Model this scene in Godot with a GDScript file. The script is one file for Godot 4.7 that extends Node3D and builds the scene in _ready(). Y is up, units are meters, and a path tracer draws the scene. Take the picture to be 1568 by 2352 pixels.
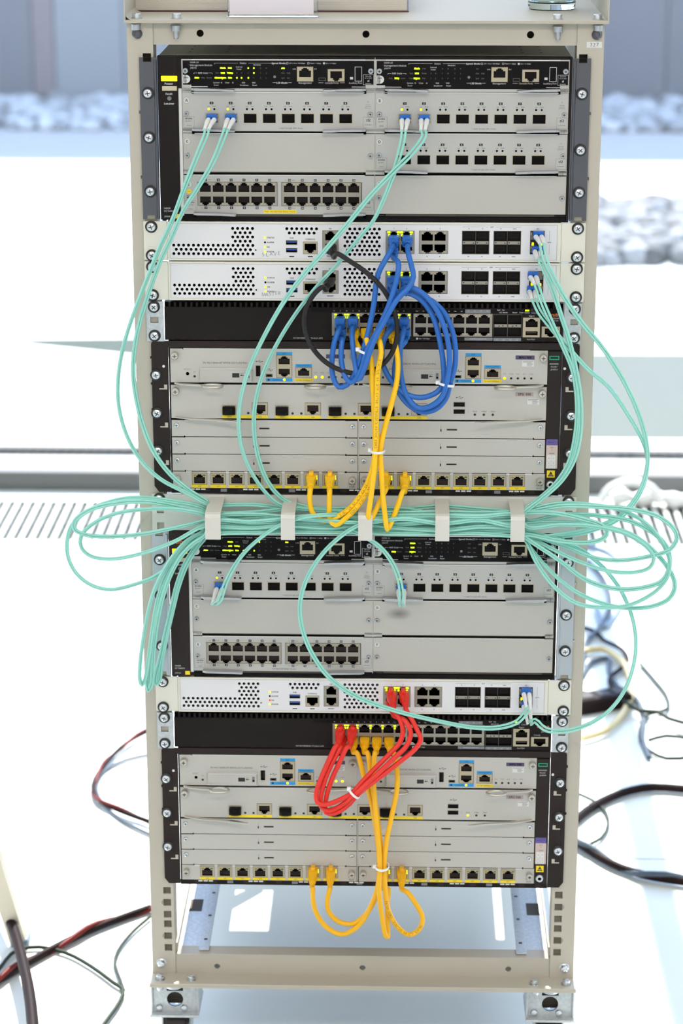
extends Node3D
# An open 19-inch rack full of network gear, in front of a sunlit window wall.
# Helpers take millimetres: x to the right of the rack's middle, d DOWN from a device's top edge, z towards the viewer.
const FL := 1030.0          # height above the floor of the datum d = 0, the top edge of the upper firewall
var M := {}
var names := {}
var curH := 0.0
var rng := RandomNumberGenerator.new()
var cache := {}
var fonts := {}

class G:
	var st := {}
	var o := Vector3.ZERO
	func s(m):
		if not st.has(m):
			var t := SurfaceTool.new()
			t.begin(Mesh.PRIMITIVE_TRIANGLES)
			t.set_material(m)
			st[m] = t
		return st[m]
	func vert(t, p: Vector3, n: Vector3):
		t.set_normal(n)
		t.set_uv(Vector2(p.x, p.y) * 0.01)
		t.add_vertex((p + o) * 0.001)
	func tri(m, a: Vector3, b: Vector3, c: Vector3):
		var n := (b - a).cross(c - a)
		if n.length_squared() < 1e-12: return
		n = n.normalized()
		var t = s(m)
		vert(t, a, n); vert(t, c, n); vert(t, b, n)
	func tris(m, a: Vector3, b: Vector3, c: Vector3, na: Vector3, nb: Vector3, nc: Vector3):
		var t = s(m)
		vert(t, a, na); vert(t, c, nc); vert(t, b, nb)
	func quad(m, a, b, c, d):
		tri(m, a, b, c); tri(m, a, c, d)
	func face(m, p: Array, ctr: Vector3):           # a flat polygon whose front looks away from ctr
		var mid := Vector3.ZERO
		for q in p: mid += q
		mid /= p.size()
		var n: Vector3 = (p[1] - p[0]).cross(p[2] - p[0])
		for i in range(1, p.size() - 1):
			if n.dot(mid - ctr) >= 0: tri(m, p[0], p[i], p[i + 1])
			else: tri(m, p[0], p[i + 1], p[i])
	func box(m, x0: float, x1: float, d0: float, d1: float, z0: float, z1: float, b := 0.0):
		var lo := Vector3(x0, -d1, z0)
		var hi := Vector3(x1, -d0, z1)
		var c := (lo + hi) / 2
		b = minf(b, 0.49 * minf(hi.x - lo.x, minf(hi.y - lo.y, hi.z - lo.z)))
		var h := (hi - lo) / 2
		for ax in 3:
			var u := (ax + 1) % 3
			var v := (ax + 2) % 3
			for sg in [-1, 1]:
				var p := []
				for k in [[-1, -1], [1, -1], [1, 1], [-1, 1]]:
					var q := Vector3.ZERO
					q[ax] = sg * h[ax]; q[u] = k[0] * (h[u] - b); q[v] = k[1] * (h[v] - b)
					p.append(c + q)
				face(m, p, c)
				if b > 0:
					for s2 in [-1, 1]:      # the chamfer between face ax and face u
						var e := []
						for k in [[0, -1], [0, 1], [1, 1], [1, -1]]:
							var q := Vector3.ZERO
							q[ax] = sg * (h[ax] - b * k[0]); q[u] = s2 * (h[u] - b * (1 - k[0])); q[v] = k[1] * (h[v] - b)
							e.append(c + q)
						face(m, e, c)
		if b > 0:
			for i in 8:
				var sv := Vector3(1 if i & 1 else -1, 1 if i & 2 else -1, 1 if i & 4 else -1)
				var w := h - Vector3(b, b, b)
				face(m, [c + sv * Vector3(h.x, w.y, w.z), c + sv * Vector3(w.x, h.y, w.z), c + sv * Vector3(w.x, w.y, h.z)], c)
	func plate(m, x0: float, x1: float, d0: float, d1: float, z0: float, z1: float, holes := [], wall = null, depth := -1.0):
		# a sheet with rectangular holes [x0, x1, d0, d1] and round ones [x, d, r]; hole walls are depth deep
		var wm = wall if wall else m
		var zb := z0 if depth < 0 else z1 - depth
		var rects := []
		for h in holes:
			if h.size() == 4: rects.append(h)
			else:
				var c: float = h[2] * 1.12
				rects.append([h[0] - c, h[0] + c, h[1] - c, h[1] + c])
				var n := 14
				var pp := []
				var qq := []
				for i in n:
					var a := TAU * (i + 0.5) / n
					var q := Vector2(cos(a), sin(a))
					pp.append(Vector3(h[0] + q.x * h[2], -h[1] + q.y * h[2], z1))
					var k: float = c / maxf(absf(q.x), absf(q.y))
					qq.append(Vector3(h[0] + q.x * k, -h[1] + q.y * k, z1))
				for i in n:
					var j := (i + 1) % n
					if absf(qq[i].x - qq[j].x) > 0.01 and absf(qq[i].y - qq[j].y) > 0.01:
						var kx: float = h[0] + c * signf(qq[i].x + qq[j].x - 2 * h[0])
						var ky: float = -h[1] + c * signf(qq[i].y + qq[j].y + 2 * h[1])
						tri(m, qq[i], Vector3(kx, ky, z1), qq[j])
					quad(m, pp[i], qq[i], qq[j], pp[j])
					var dn := Vector3(0, 0, zb - z1)
					quad(wm, pp[i], pp[j], pp[j] + dn, pp[i] + dn)
		var ys := [d0, d1]
		for r in rects:
			for y in [r[2], r[3]]:
				if y > d0 + 1e-4 and y < d1 - 1e-4 and not ys.has(y): ys.append(y)
		ys.sort()
		for i in ys.size() - 1:
			var ya: float = ys[i]
			var yb: float = ys[i + 1]
			var cut := []
			for r in rects:
				if r[2] < yb - 1e-5 and r[3] > ya + 1e-5: cut.append(r)
			cut.sort_custom(func(p, q): return p[0] < q[0])
			var x := x0
			for r in cut:
				if r[0] > x + 1e-5: quad(m, Vector3(x, -yb, z1), Vector3(r[0], -yb, z1), Vector3(r[0], -ya, z1), Vector3(x, -ya, z1))
				x = maxf(x, r[1])
			if x < x1 - 1e-5: quad(m, Vector3(x, -yb, z1), Vector3(x1, -yb, z1), Vector3(x1, -ya, z1), Vector3(x, -ya, z1))
		for h in holes:
			if h.size() == 4:
				var c := Vector3((h[0] + h[1]) / 2, -(h[2] + h[3]) / 2, z1)
				var a := Vector3(h[0], -h[2], z1); var b := Vector3(h[1], -h[2], z1); var e := Vector3(h[1], -h[3], z1); var f := Vector3(h[0], -h[3], z1)
				var dn := Vector3(0, 0, zb - z1)
				for k in [[a, b], [b, e], [e, f], [f, a]]:
					var mid: Vector3 = (k[0] + k[1]) / 2
					face(wm, [k[0], k[1], k[1] + dn, k[0] + dn], mid + (mid - c))
		var cc := Vector3((x0 + x1) / 2, -(d0 + d1) / 2, (z0 + z1) / 2)
		var A := Vector3(x0, -d0, z1); var B := Vector3(x1, -d0, z1); var C := Vector3(x1, -d1, z1); var D := Vector3(x0, -d1, z1)
		var k2 := Vector3(0, 0, z0 - z1)
		for k in [[A, B], [B, C], [C, D], [D, A]]: face(m, [k[0], k[1], k[1] + k2, k[0] + k2], cc)
	func lathe(m, c: Vector3, prof: Array, seg := 16, ax := 2):    # prof: [radius, distance along the axis], from the back to the front
		for i in seg:
			var a0 := TAU * i / seg
			var a1 := TAU * (i + 1) / seg
			for k in prof.size() - 1:
				var p: Array = prof[k]
				var q: Array = prof[k + 1]
				var sl := Vector2(q[1] - p[1], p[0] - q[0]).normalized()
				var P := []
				var N := []
				for e in [[a0, p], [a1, p], [a1, q], [a0, q]]:
					P.append(c + turn(ax, cos(e[0]) * e[1][0], sin(e[0]) * e[1][0], e[1][1]))
					N.append(turn(ax, cos(e[0]) * sl.x, sin(e[0]) * sl.x, sl.y))
				if p[0] > 1e-5: tris(m, P[0], P[1], P[2], N[0], N[1], N[2])
				if q[0] > 1e-5: tris(m, P[0], P[2], P[3], N[0], N[2], N[3])
	func turn(ax: int, x: float, y: float, z: float) -> Vector3:
		return Vector3(x, y, z) if ax == 2 else Vector3(y, z, x) if ax == 1 else Vector3(z, x, y)
	func tube(m, p: Array, r, seg := 8, cap := true):
		var n := p.size()
		if n < 2: return
		var t: Vector3 = (p[1] - p[0]).normalized()
		var u := t.cross(Vector3(0.31, 0.2, 0.93)).normalized()
		var rings := []
		var nrm := []
		for i in n:
			var t2: Vector3 = (p[mini(i + 1, n - 1)] - p[maxi(i - 1, 0)]).normalized()
			u = (u - t2 * u.dot(t2)).normalized()
			var v := t2.cross(u)
			var rr: float = r if typeof(r) != TYPE_ARRAY else r[i]
			var ring := []
			var nn := []
			for k in seg:
				var a := TAU * k / seg
				var q := u * cos(a) + v * sin(a)
				ring.append(p[i] + q * rr); nn.append(q)
			rings.append(ring); nrm.append(nn)
		for i in n - 1:
			for k in seg:
				var j := (k + 1) % seg
				tris(m, rings[i][k], rings[i][j], rings[i + 1][j], nrm[i][k], nrm[i][j], nrm[i + 1][j])
				tris(m, rings[i][k], rings[i + 1][j], rings[i + 1][k], nrm[i][k], nrm[i + 1][j], nrm[i + 1][k])
		if cap:
			face(m, rings[0], p[1]); face(m, rings[n - 1], p[n - 2])
	func loft(m, rings: Array):                      # closed rings of equal count
		for i in rings.size() - 1:
			var c := Vector3.ZERO
			for q in rings[i]: c += q
			for q in rings[i + 1]: c += q
			c /= rings[i].size() * 2
			var n: int = rings[i].size()
			for k in n: face(m, [rings[i][k], rings[i][(k + 1) % n], rings[i + 1][(k + 1) % n], rings[i + 1][k]], c)
		face(m, rings[0], rings[1][0] * 0.5 + rings[1][int(rings[1].size() / 2.0)] * 0.5)
		face(m, rings[-1], rings[-2][0] * 0.5 + rings[-2][int(rings[-2].size() / 2.0)] * 0.5)
	func mesh() -> ArrayMesh:
		var a := ArrayMesh.new()
		for m in st: a = st[m].commit(a)
		return a

# ---------- names and parts
func numbered(n: String) -> String:
	if not names.has(n):
		names[n] = 0
		return n
	names[n] += 1
	return "%s_%03d" % [n, names[n]]

func tag(o: Node3D, label: String, cat: String, group := ""):
	o.set_meta("label", label); o.set_meta("category", cat)
	if group: o.set_meta("group", group)

func thing(called: String, label: String, cat: String, x := 0.0, d := 0.0, z := 0.0, group := "") -> Node3D:
	var o := Node3D.new()
	o.name = numbered(called)
	add_child(o)
	o.position = Vector3(x, FL - d, z) * 0.001
	tag(o, label, cat, group)
	return o

func mi(called: String, mesh: Mesh, parent: Node, pos := Vector3.ZERO) -> MeshInstance3D:
	var o := MeshInstance3D.new()
	o.name = called
	o.mesh = mesh
	o.position = pos * 0.001
	parent.add_child(o, true)
	return o

func part(called: String, g: G, parent: Node, x := 0.0, d := 0.0, z := 0.0) -> MeshInstance3D:   # a part of a device whose base is curH below its top
	return mi(called, g.mesh(), parent, Vector3(x, curH - d, z))

func sub(called: String, g: G, parent: Node, x := 0.0, d := 0.0, z := 0.0) -> MeshInstance3D:
	return mi(called, g.mesh(), parent, Vector3(x, -d, z))

func struct_(called: String, g: G, parent: Node = self) -> MeshInstance3D:
	var o := MeshInstance3D.new()
	o.name = numbered(called) if parent == self else called
	o.mesh = g.mesh()
	parent.add_child(o, true)
	if parent == self: o.set_meta("kind", "structure")
	return o

# ---------- materials
func mat(key: String, c: Color, rough := 0.5, metal := 0.0, spec := 0.5) -> StandardMaterial3D:
	var m := StandardMaterial3D.new()
	m.resource_name = key
	m.albedo_color = c
	m.roughness = rough
	m.metallic = metal
	m.metallic_specular = spec
	M[key] = m
	return m

func rgb(r: int, g: int, b: int) -> Color: return Color(r / 255.0, g / 255.0, b / 255.0)

func noise_tex(freq: float, lo: float, hi: float, seed_: int, size := 256, bump := 0.0) -> NoiseTexture2D:
	var n := FastNoiseLite.new()
	n.seed = seed_
	n.frequency = freq
	n.fractal_octaves = 4
	var t := NoiseTexture2D.new()
	t.width = size; t.height = size; t.seamless = true
	t.noise = n
	if bump > 0:
		t.as_normal_map = true
		t.bump_strength = bump
	else:
		var r := Gradient.new()
		r.set_color(0, Color(lo, lo, lo)); r.set_color(1, Color(hi, hi, hi))
		t.color_ramp = r
	return t

func glow(key: String, c: Color, e: float):
	var m := mat(key, c, 0.4)
	m.emission_enabled = true
	m.emission = c
	m.emission_energy_multiplier = e

func materials():
	var grain := noise_tex(0.35, 0.0, 1.0, 3, 256, 1.2)
	var speck := noise_tex(0.25, 0.965, 1.0, 5)
	mat("rack", rgb(187, 181, 165), 0.42)
	mat("holeback", rgb(150, 144, 128), 0.6)
	mat("lace", rgb(212, 210, 200), 0.45)
	mat("cream", rgb(224, 222, 207), 0.4)
	mat("panel", rgb(222, 222, 222), 0.45)
	mat("mod", rgb(186, 185, 179), 0.42, 0.2)
	mat("modface", rgb(200, 200, 195), 0.42)
	mat("modlip", rgb(214, 214, 209), 0.38, 0.25)
	mat("blank", rgb(187, 185, 176), 0.5, 0.12)
	mat("hp", rgb(194, 192, 183), 0.48, 0.12)
	mat("black", rgb(34, 30, 29), 0.5, 0.0, 0.22)
	mat("blackface", rgb(20, 18, 18), 0.4, 0.0, 0.22)
	mat("brownblack", rgb(50, 44, 42), 0.55, 0.0, 0.22)
	for k in ["black", "brownblack", "rack", "lace"]:
		M[k].normal_enabled = true
		M[k].normal_texture = grain
		M[k].normal_scale = 0.35
		M[k].uv1_triplanar = true
		M[k].uv1_scale = Vector3(22, 22, 22)
	for k in ["mod", "blank", "hp"]:
		M[k].albedo_texture = speck
		M[k].uv1_triplanar = true
		M[k].uv1_scale = Vector3(9, 9, 9)
	mat("cavity", rgb(10, 9, 8), 0.8, 0.0, 0.1)
	mat("slot", rgb(72, 64, 55), 0.7)
	mat("shell", rgb(152, 146, 134), 0.38, 0.5)
	mat("shelltan", rgb(180, 168, 142), 0.4, 0.5)
	mat("zinc", rgb(176, 182, 186), 0.36, 0.8)
	mat("steel", rgb(92, 93, 98), 0.34, 0.75)
	mat("chrome", rgb(214, 218, 222), 0.2, 0.9)
	mat("nickel", rgb(200, 193, 182), 0.3, 0.8)
	mat("galva", rgb(206, 212, 214), 0.42, 0.4)
	var spangle := noise_tex(0.08, 0.88, 1.0, 9)
	M.galva.albedo_texture = spangle
	M.galva.uv1_triplanar = true
	M.galva.uv1_scale = Vector3(8, 8, 8)
	mat("washer", rgb(22, 21, 21), 0.45)
	mat("ink", rgb(40, 40, 42), 0.7)
	mat("grayink", rgb(120, 120, 118), 0.7)
	mat("pencil", rgb(128, 128, 126), 0.8)
	mat("print", rgb(205, 205, 205), 0.6)
	mat("dimprint", rgb(120, 118, 116), 0.6)
	mat("greybar", rgb(120, 124, 126), 0.5)
	mat("yellowlabel", rgb(240, 212, 24), 0.5)
	mat("bluelabel", rgb(30, 150, 215), 0.5)
	mat("purple", rgb(76, 66, 96), 0.5)
	mat("violet", rgb(96, 84, 150), 0.5)
	mat("pink", rgb(200, 182, 172), 0.5)
	mat("spulabel", rgb(168, 152, 145), 0.5)
	mat("paper", rgb(216, 216, 212), 0.6)
	mat("green", rgb(0, 160, 120), 0.45)
	mat("orange", rgb(225, 110, 40), 0.5)
	mat("usbblue", rgb(28, 78, 170), 0.4)
	mat("ledoff", rgb(60, 110, 60), 0.4)
	mat("amberoff", rgb(150, 140, 30), 0.4)
	mat("ledhole", rgb(30, 34, 30), 0.4)
	glow("led", Color(0.86, 1.0, 0.0), 1.6)
	glow("ledy", Color(1.0, 0.95, 0.0), 1.6)
	glow("ledred", Color(1.0, 0.12, 0.08), 1.4)
	mat("aqua", rgb(150, 216, 200), 0.36)
	mat("boot", rgb(240, 240, 237), 0.45)
	mat("lcblue", rgb(18, 100, 190), 0.38)
	mat("blue", rgb(34, 104, 188), 0.42)
	mat("yellow", rgb(255, 200, 6), 0.42)
	mat("yellowlow", rgb(246, 184, 6), 0.42)
	mat("red", rgb(232, 46, 34), 0.42)
	mat("blackcord", rgb(40, 38, 38), 0.45, 0.0, 0.35)
	mat("tie", rgb(236, 238, 240), 0.4)
	mat("floorstone", rgb(220, 226, 222), 0.5)
	mat("joint", rgb(130, 132, 132), 0.8)
	mat("wallpaint", rgb(225, 225, 222), 0.7)
	mat("frame", rgb(96, 98, 96), 0.45, 0.2)
	mat("slat", rgb(218, 220, 214), 0.4, 0.3)
	mat("pit", rgb(56, 62, 50), 0.8)
	mat("lid", rgb(132, 129, 120), 0.5, 0.3)
	mat("pill", rgb(196, 186, 160), 0.5)
	mat("lever", rgb(176, 177, 178), 0.3, 0.8)
	mat("terrace", rgb(225, 224, 218), 0.8)
	mat("ledge", rgb(214, 214, 208), 0.7)
	mat("facade", rgb(86, 88, 92), 0.5)
	mat("facadepale", rgb(112, 116, 117), 0.5)
	mat("facaderose", rgb(104, 95, 96), 0.5)
	mat("stone", rgb(255, 255, 255), 0.8)
	M.stone.vertex_color_use_as_albedo = true
	mat("terraceshade", rgb(88, 93, 88), 0.9, 0.0, 0.1)  # darker paving tone that stands for shade on the terrace
	mat("tray", rgb(187, 181, 165), 0.6, 0.0, 0.25)
	mat("stonedark", rgb(92, 98, 98), 0.8)
	mat("kerb", rgb(146, 144, 140), 0.7)
	mat("page", rgb(216, 211, 198), 0.75)
	mat("bookcover", rgb(92, 54, 58), 0.5)
	mat("whiteplastic", rgb(232, 232, 228), 0.45)
	mat("beigecord", rgb(205, 188, 140), 0.5)
	mat("darkcord", rgb(34, 24, 25), 0.55, 0.0, 0.2)
	mat("redcord", rgb(104, 28, 25), 0.5, 0.0, 0.3)
	mat("greycord", rgb(84, 96, 108), 0.5, 0.0, 0.3)
	mat("greencord", rgb(44, 56, 46), 0.5, 0.0, 0.3)
	mat("blueplastic", rgb(120, 140, 160), 0.5)
	var gl := mat("glass", Color(0.97, 0.99, 1.0, 0.04), 0.02)
	gl.transparency = BaseMaterial3D.TRANSPARENCY_ALPHA
	var ac := mat("acrylic", Color(0.97, 0.98, 1.0, 0.03), 0.05)
	ac.refraction_enabled = true
	ac.refraction_scale = 0.049
	var tg := mat("tumbler", Color(0.94, 0.99, 0.97, 0.03), 0.02)
	tg.refraction_enabled = true
	tg.refraction_scale = 0.05
	mat("insert", rgb(226, 221, 228), 0.6)
	mat("shadewedge", rgb(62, 70, 64), 0.9, 0.0, 0.1)  # dark tone for the painted shadow wedge on the terrace
	var sg := mat("smudge", rgb(90, 86, 80), 0.8)
	sg.transparency = BaseMaterial3D.TRANSPARENCY_ALPHA
	var gt := GradientTexture2D.new()
	gt.width = 64; gt.height = 64
	gt.fill = GradientTexture2D.FILL_RADIAL
	gt.fill_from = Vector2(0.5, 0.5); gt.fill_to = Vector2(1.0, 0.5)
	var gd := Gradient.new()
	gd.set_color(0, Color(1, 1, 1, 0.42)); gd.set_color(1, Color(1, 1, 1, 0.0))
	gt.gradient = gd
	sg.albedo_texture = gt
	sg.uv1_scale = Vector3(3.125, 6.25, 1)
	sg.uv1_offset = Vector3(0.5, 0.5, 0)
	sg.texture_repeat = false
	glow("lamp", Color(1.0, 0.98, 0.94), 1.5)  # diffuser of the added ceiling fill lights

# ---------- lettering
func font(bold: bool) -> SystemFont:
	if not fonts.has(bold):
		var f := SystemFont.new()
		f.font_names = PackedStringArray(["Droid Sans"])
		f.font_weight = 700 if bold else 400
		fonts[bold] = f
	return fonts[bold]

func glyphs(s: String, bold: bool) -> Array:
	var key := s + ("|b" if bold else "|n")
	if not cache.has(key):
		var t := TextMesh.new()
		t.text = s
		t.font = font(bold)
		t.font_size = 24
		t.pixel_size = 1.0 / 24
		t.depth = 0.0
		t.curve_step = 3.0
		var a := t.get_mesh_arrays()
		var v: PackedVector3Array = a[Mesh.ARRAY_VERTEX]
		var ix = a[Mesh.ARRAY_INDEX]
		var out := PackedVector3Array()
		var lo := Vector3(1e9, 1e9, 0)
		var hi := -lo
		if ix != null and ix.size():
			for i in ix: out.append(v[i])
		else: out = v
		for p in out:
			lo = lo.min(p); hi = hi.max(p)
		cache[key] = [out, lo, hi]
	return cache[key]

func txt(g: G, m, s: String, x: float, d: float, h: float, z: float, al := 0, bold := false, wide := 1.0):
	var a := glyphs(s, bold)
	var ref := glyphs("H", bold)
	var k: float = h / 0.714
	var base: float = (ref[1].y + ref[2].y) / 2
	var xo: float = a[1].x if al < 0 else a[2].x if al > 0 else (a[1].x + a[2].x) / 2
	var v: PackedVector3Array = a[0]
	var t = g.s(m)
	var n := Vector3(0, 0, 1)
	for p in v: g.vert(t, Vector3(x + (p.x - xo) * k * wide, -d + (p.y - base) * k, z), n)

func bar(g: G, m, x0: float, x1: float, d0: float, d1: float, z: float):       # a flat printed mark
	g.quad(m, Vector3(x0, -d1, z), Vector3(x1, -d1, z), Vector3(x1, -d0, z), Vector3(x0, -d0, z))

func outline(g: G, m, x0: float, x1: float, d0: float, d1: float, z: float, w := 0.25):
	bar(g, m, x0, x1, d0, d0 + w, z); bar(g, m, x0, x1, d1 - w, d1, z)
	bar(g, m, x0, x0 + w, d0 + w, d1 - w, z); bar(g, m, x1 - w, x1, d0 + w, d1 - w, z)

func disc(g: G, m, x: float, d: float, r: float, z: float, seg := 14):
	var c := Vector3(x, -d, z)
	for i in seg: g.tri(m, c, c + Vector3(cos(TAU * i / seg), sin(TAU * i / seg), 0) * r, c + Vector3(cos(TAU * (i + 1) / seg), sin(TAU * (i + 1) / seg), 0) * r)

func ring(g: G, m, x: float, d: float, r0: float, r1: float, z: float, seg := 18):
	for i in seg:
		var a := Vector3(cos(TAU * i / seg), sin(TAU * i / seg), 0)
		var b := Vector3(cos(TAU * (i + 1) / seg), sin(TAU * (i + 1) / seg), 0)
		var c := Vector3(x, -d, z)
		g.quad(m, c + a * r0, c + a * r1, c + b * r1, c + b * r0)

const FILL_LAMP_E := 3.2

func _ready():
	rng.seed = 20240611
	var cam := Camera3D.new()
	cam.name = "camera"
	var at := CameraAttributesPhysical.new()
	at.frustum_focal_length = 54.08
	at.frustum_focus_distance = 2.54
	at.exposure_aperture = 4.0
	at.frustum_near = 0.05
	at.frustum_far = 200.0
	cam.attributes = at
	cam.fov = 25.02
	cam.transform = Transform3D(Basis(CX, CY, CZ), (EYE + Vector3(0, FL, 0)) * 0.001)
	add_child(cam)
	cam.current = true
	var we := WorldEnvironment.new()
	we.name = "environment"
	var e := Environment.new()
	e.background_mode = Environment.BG_SKY
	var sm := ProceduralSkyMaterial.new()
	sm.sky_top_color = Color(0.6, 0.7, 0.86)
	sm.sky_horizon_color = Color(0.87, 0.905, 0.95)
	sm.ground_bottom_color = Color(0.6, 0.6, 0.6)
	sm.ground_horizon_color = Color(0.8, 0.84, 0.88)
	sm.sun_angle_max = 1.0
	sm.sky_energy_multiplier = 2.6
	sm.ground_energy_multiplier = 2.0
	var sky := Sky.new()
	sky.sky_material = sm
	e.sky = sky
	e.tonemap_mode = Environment.TONE_MAPPER_LINEAR
	e.tonemap_exposure = 0.8
	e.sdfgi_enabled = true
	e.ssao_enabled = true
	e.ssil_enabled = true
	we.environment = e
	add_child(we)
	var sun := DirectionalLight3D.new()
	sun.name = "sun"
	sun.light_energy = 5.0
	sun.light_color = Color(1.0, 0.97, 0.92)
	sun.light_angular_distance = 0.5
	sun.shadow_enabled = true
	sun.look_at_from_position(Vector3.ZERO, Vector3(0.0, -1.19, 1.0))
	add_child(sun)
	materials()
	room()
	outside()
	rack()
	chassis_switch("topmost grey and black chassis switch, with four blue fibre connectors plugged in", -177.8, true)
	firewall("white perforated firewall marked SLAVE in pencil, directly under the topmost chassis switch", 0.0, false, "SLAVE", true)
	firewall("white perforated firewall marked MASTER in pencil, second of its kind from the top", 44.45, false, "MASTER", true)
	var lit := [-31.2, -20.6, -17.4, -6.4, 24.8, 34.2, 39.0, 49.8]
	access_switch("flat black switch with blue and yellow cords plugged in", 88.9, lit)
	router("grey slotted router just above the cable hooks, yellow cords hanging over it", 133.35, [0, 1], [0], false, [6, 7, 8, 9])
	cable_manager()
	chassis_switch("grey and black chassis switch just below the cable hooks", 355.6, false)
	firewall("lowest white perforated firewall, with red cords and one red lamp", 533.4, true, "", true)
	access_switch("flat black switch with red and yellow cords plugged in", 577.85, [-31.2, -20.6, -17.4, -6.4, 9.0, 23.0, 37.2])
	router("lowest grey slotted router, above the empty bottom of the rack", 622.3, [1, 3, 4], [], true, [6, 7, 8, 9])
	fibres()
	cords()
	tray_things()
	floor_things()

# ---------- small hardware, made once and shared
var shared := {}

func rack_screw() -> ArrayMesh:
	if not shared.has("rs"):
		var g := G.new()
		g.lathe(M.washer, Vector3.ZERO, [[6.7, 0.0], [6.7, 1.2], [5.6, 2.0], [4.6, 2.0]], 22)
		g.lathe(M.chrome, Vector3.ZERO, [[4.8, 1.4], [4.8, 2.6], [4.2, 3.6], [2.9, 4.3], [1.2, 4.6], [0.0, 4.65]], 20)
		for k in 2:      # the cross recess
			var a := 0.5 if k == 0 else 2.6
			var b := 2.6 if k == 0 else 0.5
			g.box(M.slot, -b, b, -a, a, 3.4, 4.72, 0.1)
		shared.rs = g.mesh()
	return shared.rs

func screw(parent: Node, x: float, d: float, z := 0.0, abs_h := true):
	mi("rack_screw", rack_screw(), parent, Vector3(x, (curH if abs_h else 0.0) - d, z)).rotation.z = rng.randf_range(-0.8, 0.8)

func small_screw(r: float, m: Material) -> ArrayMesh:
	var key := "ss%s%s" % [r, m.resource_name]
	if not shared.has(key):
		var g := G.new()
		g.lathe(m, Vector3.ZERO, [[r, 0.0], [r, 1.2], [r * 0.85, 2.0], [r * 0.5, 2.4], [0.0, 2.5]], 16)
		g.box(M.slot, -0.3, 0.3, -r * 0.55, r * 0.55, 2.0, 2.55)
		g.box(M.slot, -r * 0.55, r * 0.55, -0.3, 0.3, 2.0, 2.55)
		shared[key] = g.mesh()
	return shared[key]

func thumbscrew(r: float, m: Material) -> ArrayMesh:
	var key := "ts%s%s" % [r, m.resource_name]
	if not shared.has(key):
		var g := G.new()
		g.lathe(m, Vector3.ZERO, [[r * 0.7, 0.0], [r * 0.7, 1.5], [r, 1.5], [r, 7.0], [r * 0.85, 7.8], [r * 0.45, 7.8], [r * 0.4, 7.2], [0.0, 7.2]], 20)
		g.box(M.slot, -r * 0.55, r * 0.55, -0.3, 0.3, 7.0, 7.85)
		g.box(M.slot, -0.3, 0.3, -r * 0.55, r * 0.55, 7.0, 7.85)
		shared[key] = g.mesh()
	return shared[key]

func jack_holes(x0: float, x1: float, d0: float, d1: float, up: bool) -> Array:      # the stepped mouth of a network port, clip notch up or down
	var w := x1 - x0
	var c := (x0 + x1) / 2
	var h := d1 - d0
	if up: return [[x0, x1, d0 + h * 0.3, d1], [c - w * 0.3, c + w * 0.3, d0 + h * 0.13, d0 + h * 0.3], [c - w * 0.17, c + w * 0.17, d0, d0 + h * 0.13]]
	return [[x0, x1, d0, d1 - h * 0.3], [c - w * 0.3, c + w * 0.3, d1 - h * 0.3, d1 - h * 0.13], [c - w * 0.17, c + w * 0.17, d1 - h * 0.13, d1]]


# one port in a metal shell, outer size w x h, local origin at its top left; lit: colours of the two corner lamps
func jack(w: float, h: float, mx: float, m0: float, m1: float, up: bool, shell: Material, lamps := []) -> ArrayMesh:
	var key := "j%s/%s/%s/%s/%s/%s%s%s" % [w, h, mx, m0, m1, up, shell.resource_name, lamps]
	if not shared.has(key):
		var g := G.new()
		g.plate(shell, 0, w, 0, h, -0.3, 0.5, jack_holes(mx, w - mx, m0, m1, up), M.cavity, 4.0)
		g.box(M.cavity, 0.3, w - 0.3, 0.3, h - 0.3, -12, -8)
		outline(g, M.slot, 0, w, 0, h, 0.53, 0.3)
		var dl: float = m0 + 1.2 if up else m1 - 1.2
		if lamps.is_empty():
			for sx in [mx + 1.1, w - mx - 1.1]: g.box(M.shelltan, sx - 1.9, sx + 1.9, dl - 1.5, dl - 0.9, -0.2, 0.75)
		else:
			for i in 2:
				var sx: float = mx + 0.9 if i == 0 else w - mx - 0.9
				g.box(M[lamps[i]], sx - 1.5, sx + 1.5, dl - 1.0, dl + 1.0, -0.6, 0.7, 0.3)
				g.box(M.shelltan, sx - 2.2, sx + 2.2, dl - 1.7, dl - 1.2, -0.2, 0.75)
		shared[key] = g.mesh()
	return shared[key]

# a block of stacked ports as one pressed shell with two rows of n; returns each mouth's middle
func jack_block(called: String, parent: Node, x: float, d: float, w: float, h: float, n: int, cx0: float, cw: float, pitch: float, up: Array, low: Array, shell: Material, abs_h := false):
	var key := "jb%s/%s/%s/%s%s%s" % [w, h, n, cx0, cw, shell.resource_name]
	if not shared.has(key):
		var g := G.new()
		var holes := []
		for i in n:
			var a := cx0 + pitch * i
			holes += jack_holes(a, a + cw, up[0], up[1], true)
			holes += jack_holes(a, a + cw, low[0], low[1], false)
		g.plate(shell, 0, w, 0, h, -0.3, 0.6, holes, M.cavity, 4.0)
		g.box(M.cavity, 0.3, w - 0.3, 0.3, h - 0.3, -13, -9)
		for i in n:
			var a := cx0 + pitch * i
			for sx in [a + 0.6, a + cw - 0.6]:
				g.box(M.shelltan, sx - 1.6, sx + 1.6, up[0] - 0.2, up[0] + 0.5, -0.2, 0.9)
				g.box(M.shelltan, sx - 1.2, sx + 1.2, up[0] + 1.0, up[0] + 2.1, -1.5, 0.75)
				g.box(M.shelltan, sx - 1.2, sx + 1.2, low[1] - 2.1, low[1] - 1.0, -1.5, 0.75)
		outline(g, M.slot, 0, w, 0, h, 0.63, 0.35)
		shared[key] = g.mesh()
	mi(called, shared[key], parent, Vector3(x, (curH if abs_h else 0.0) - d, 0))

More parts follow.
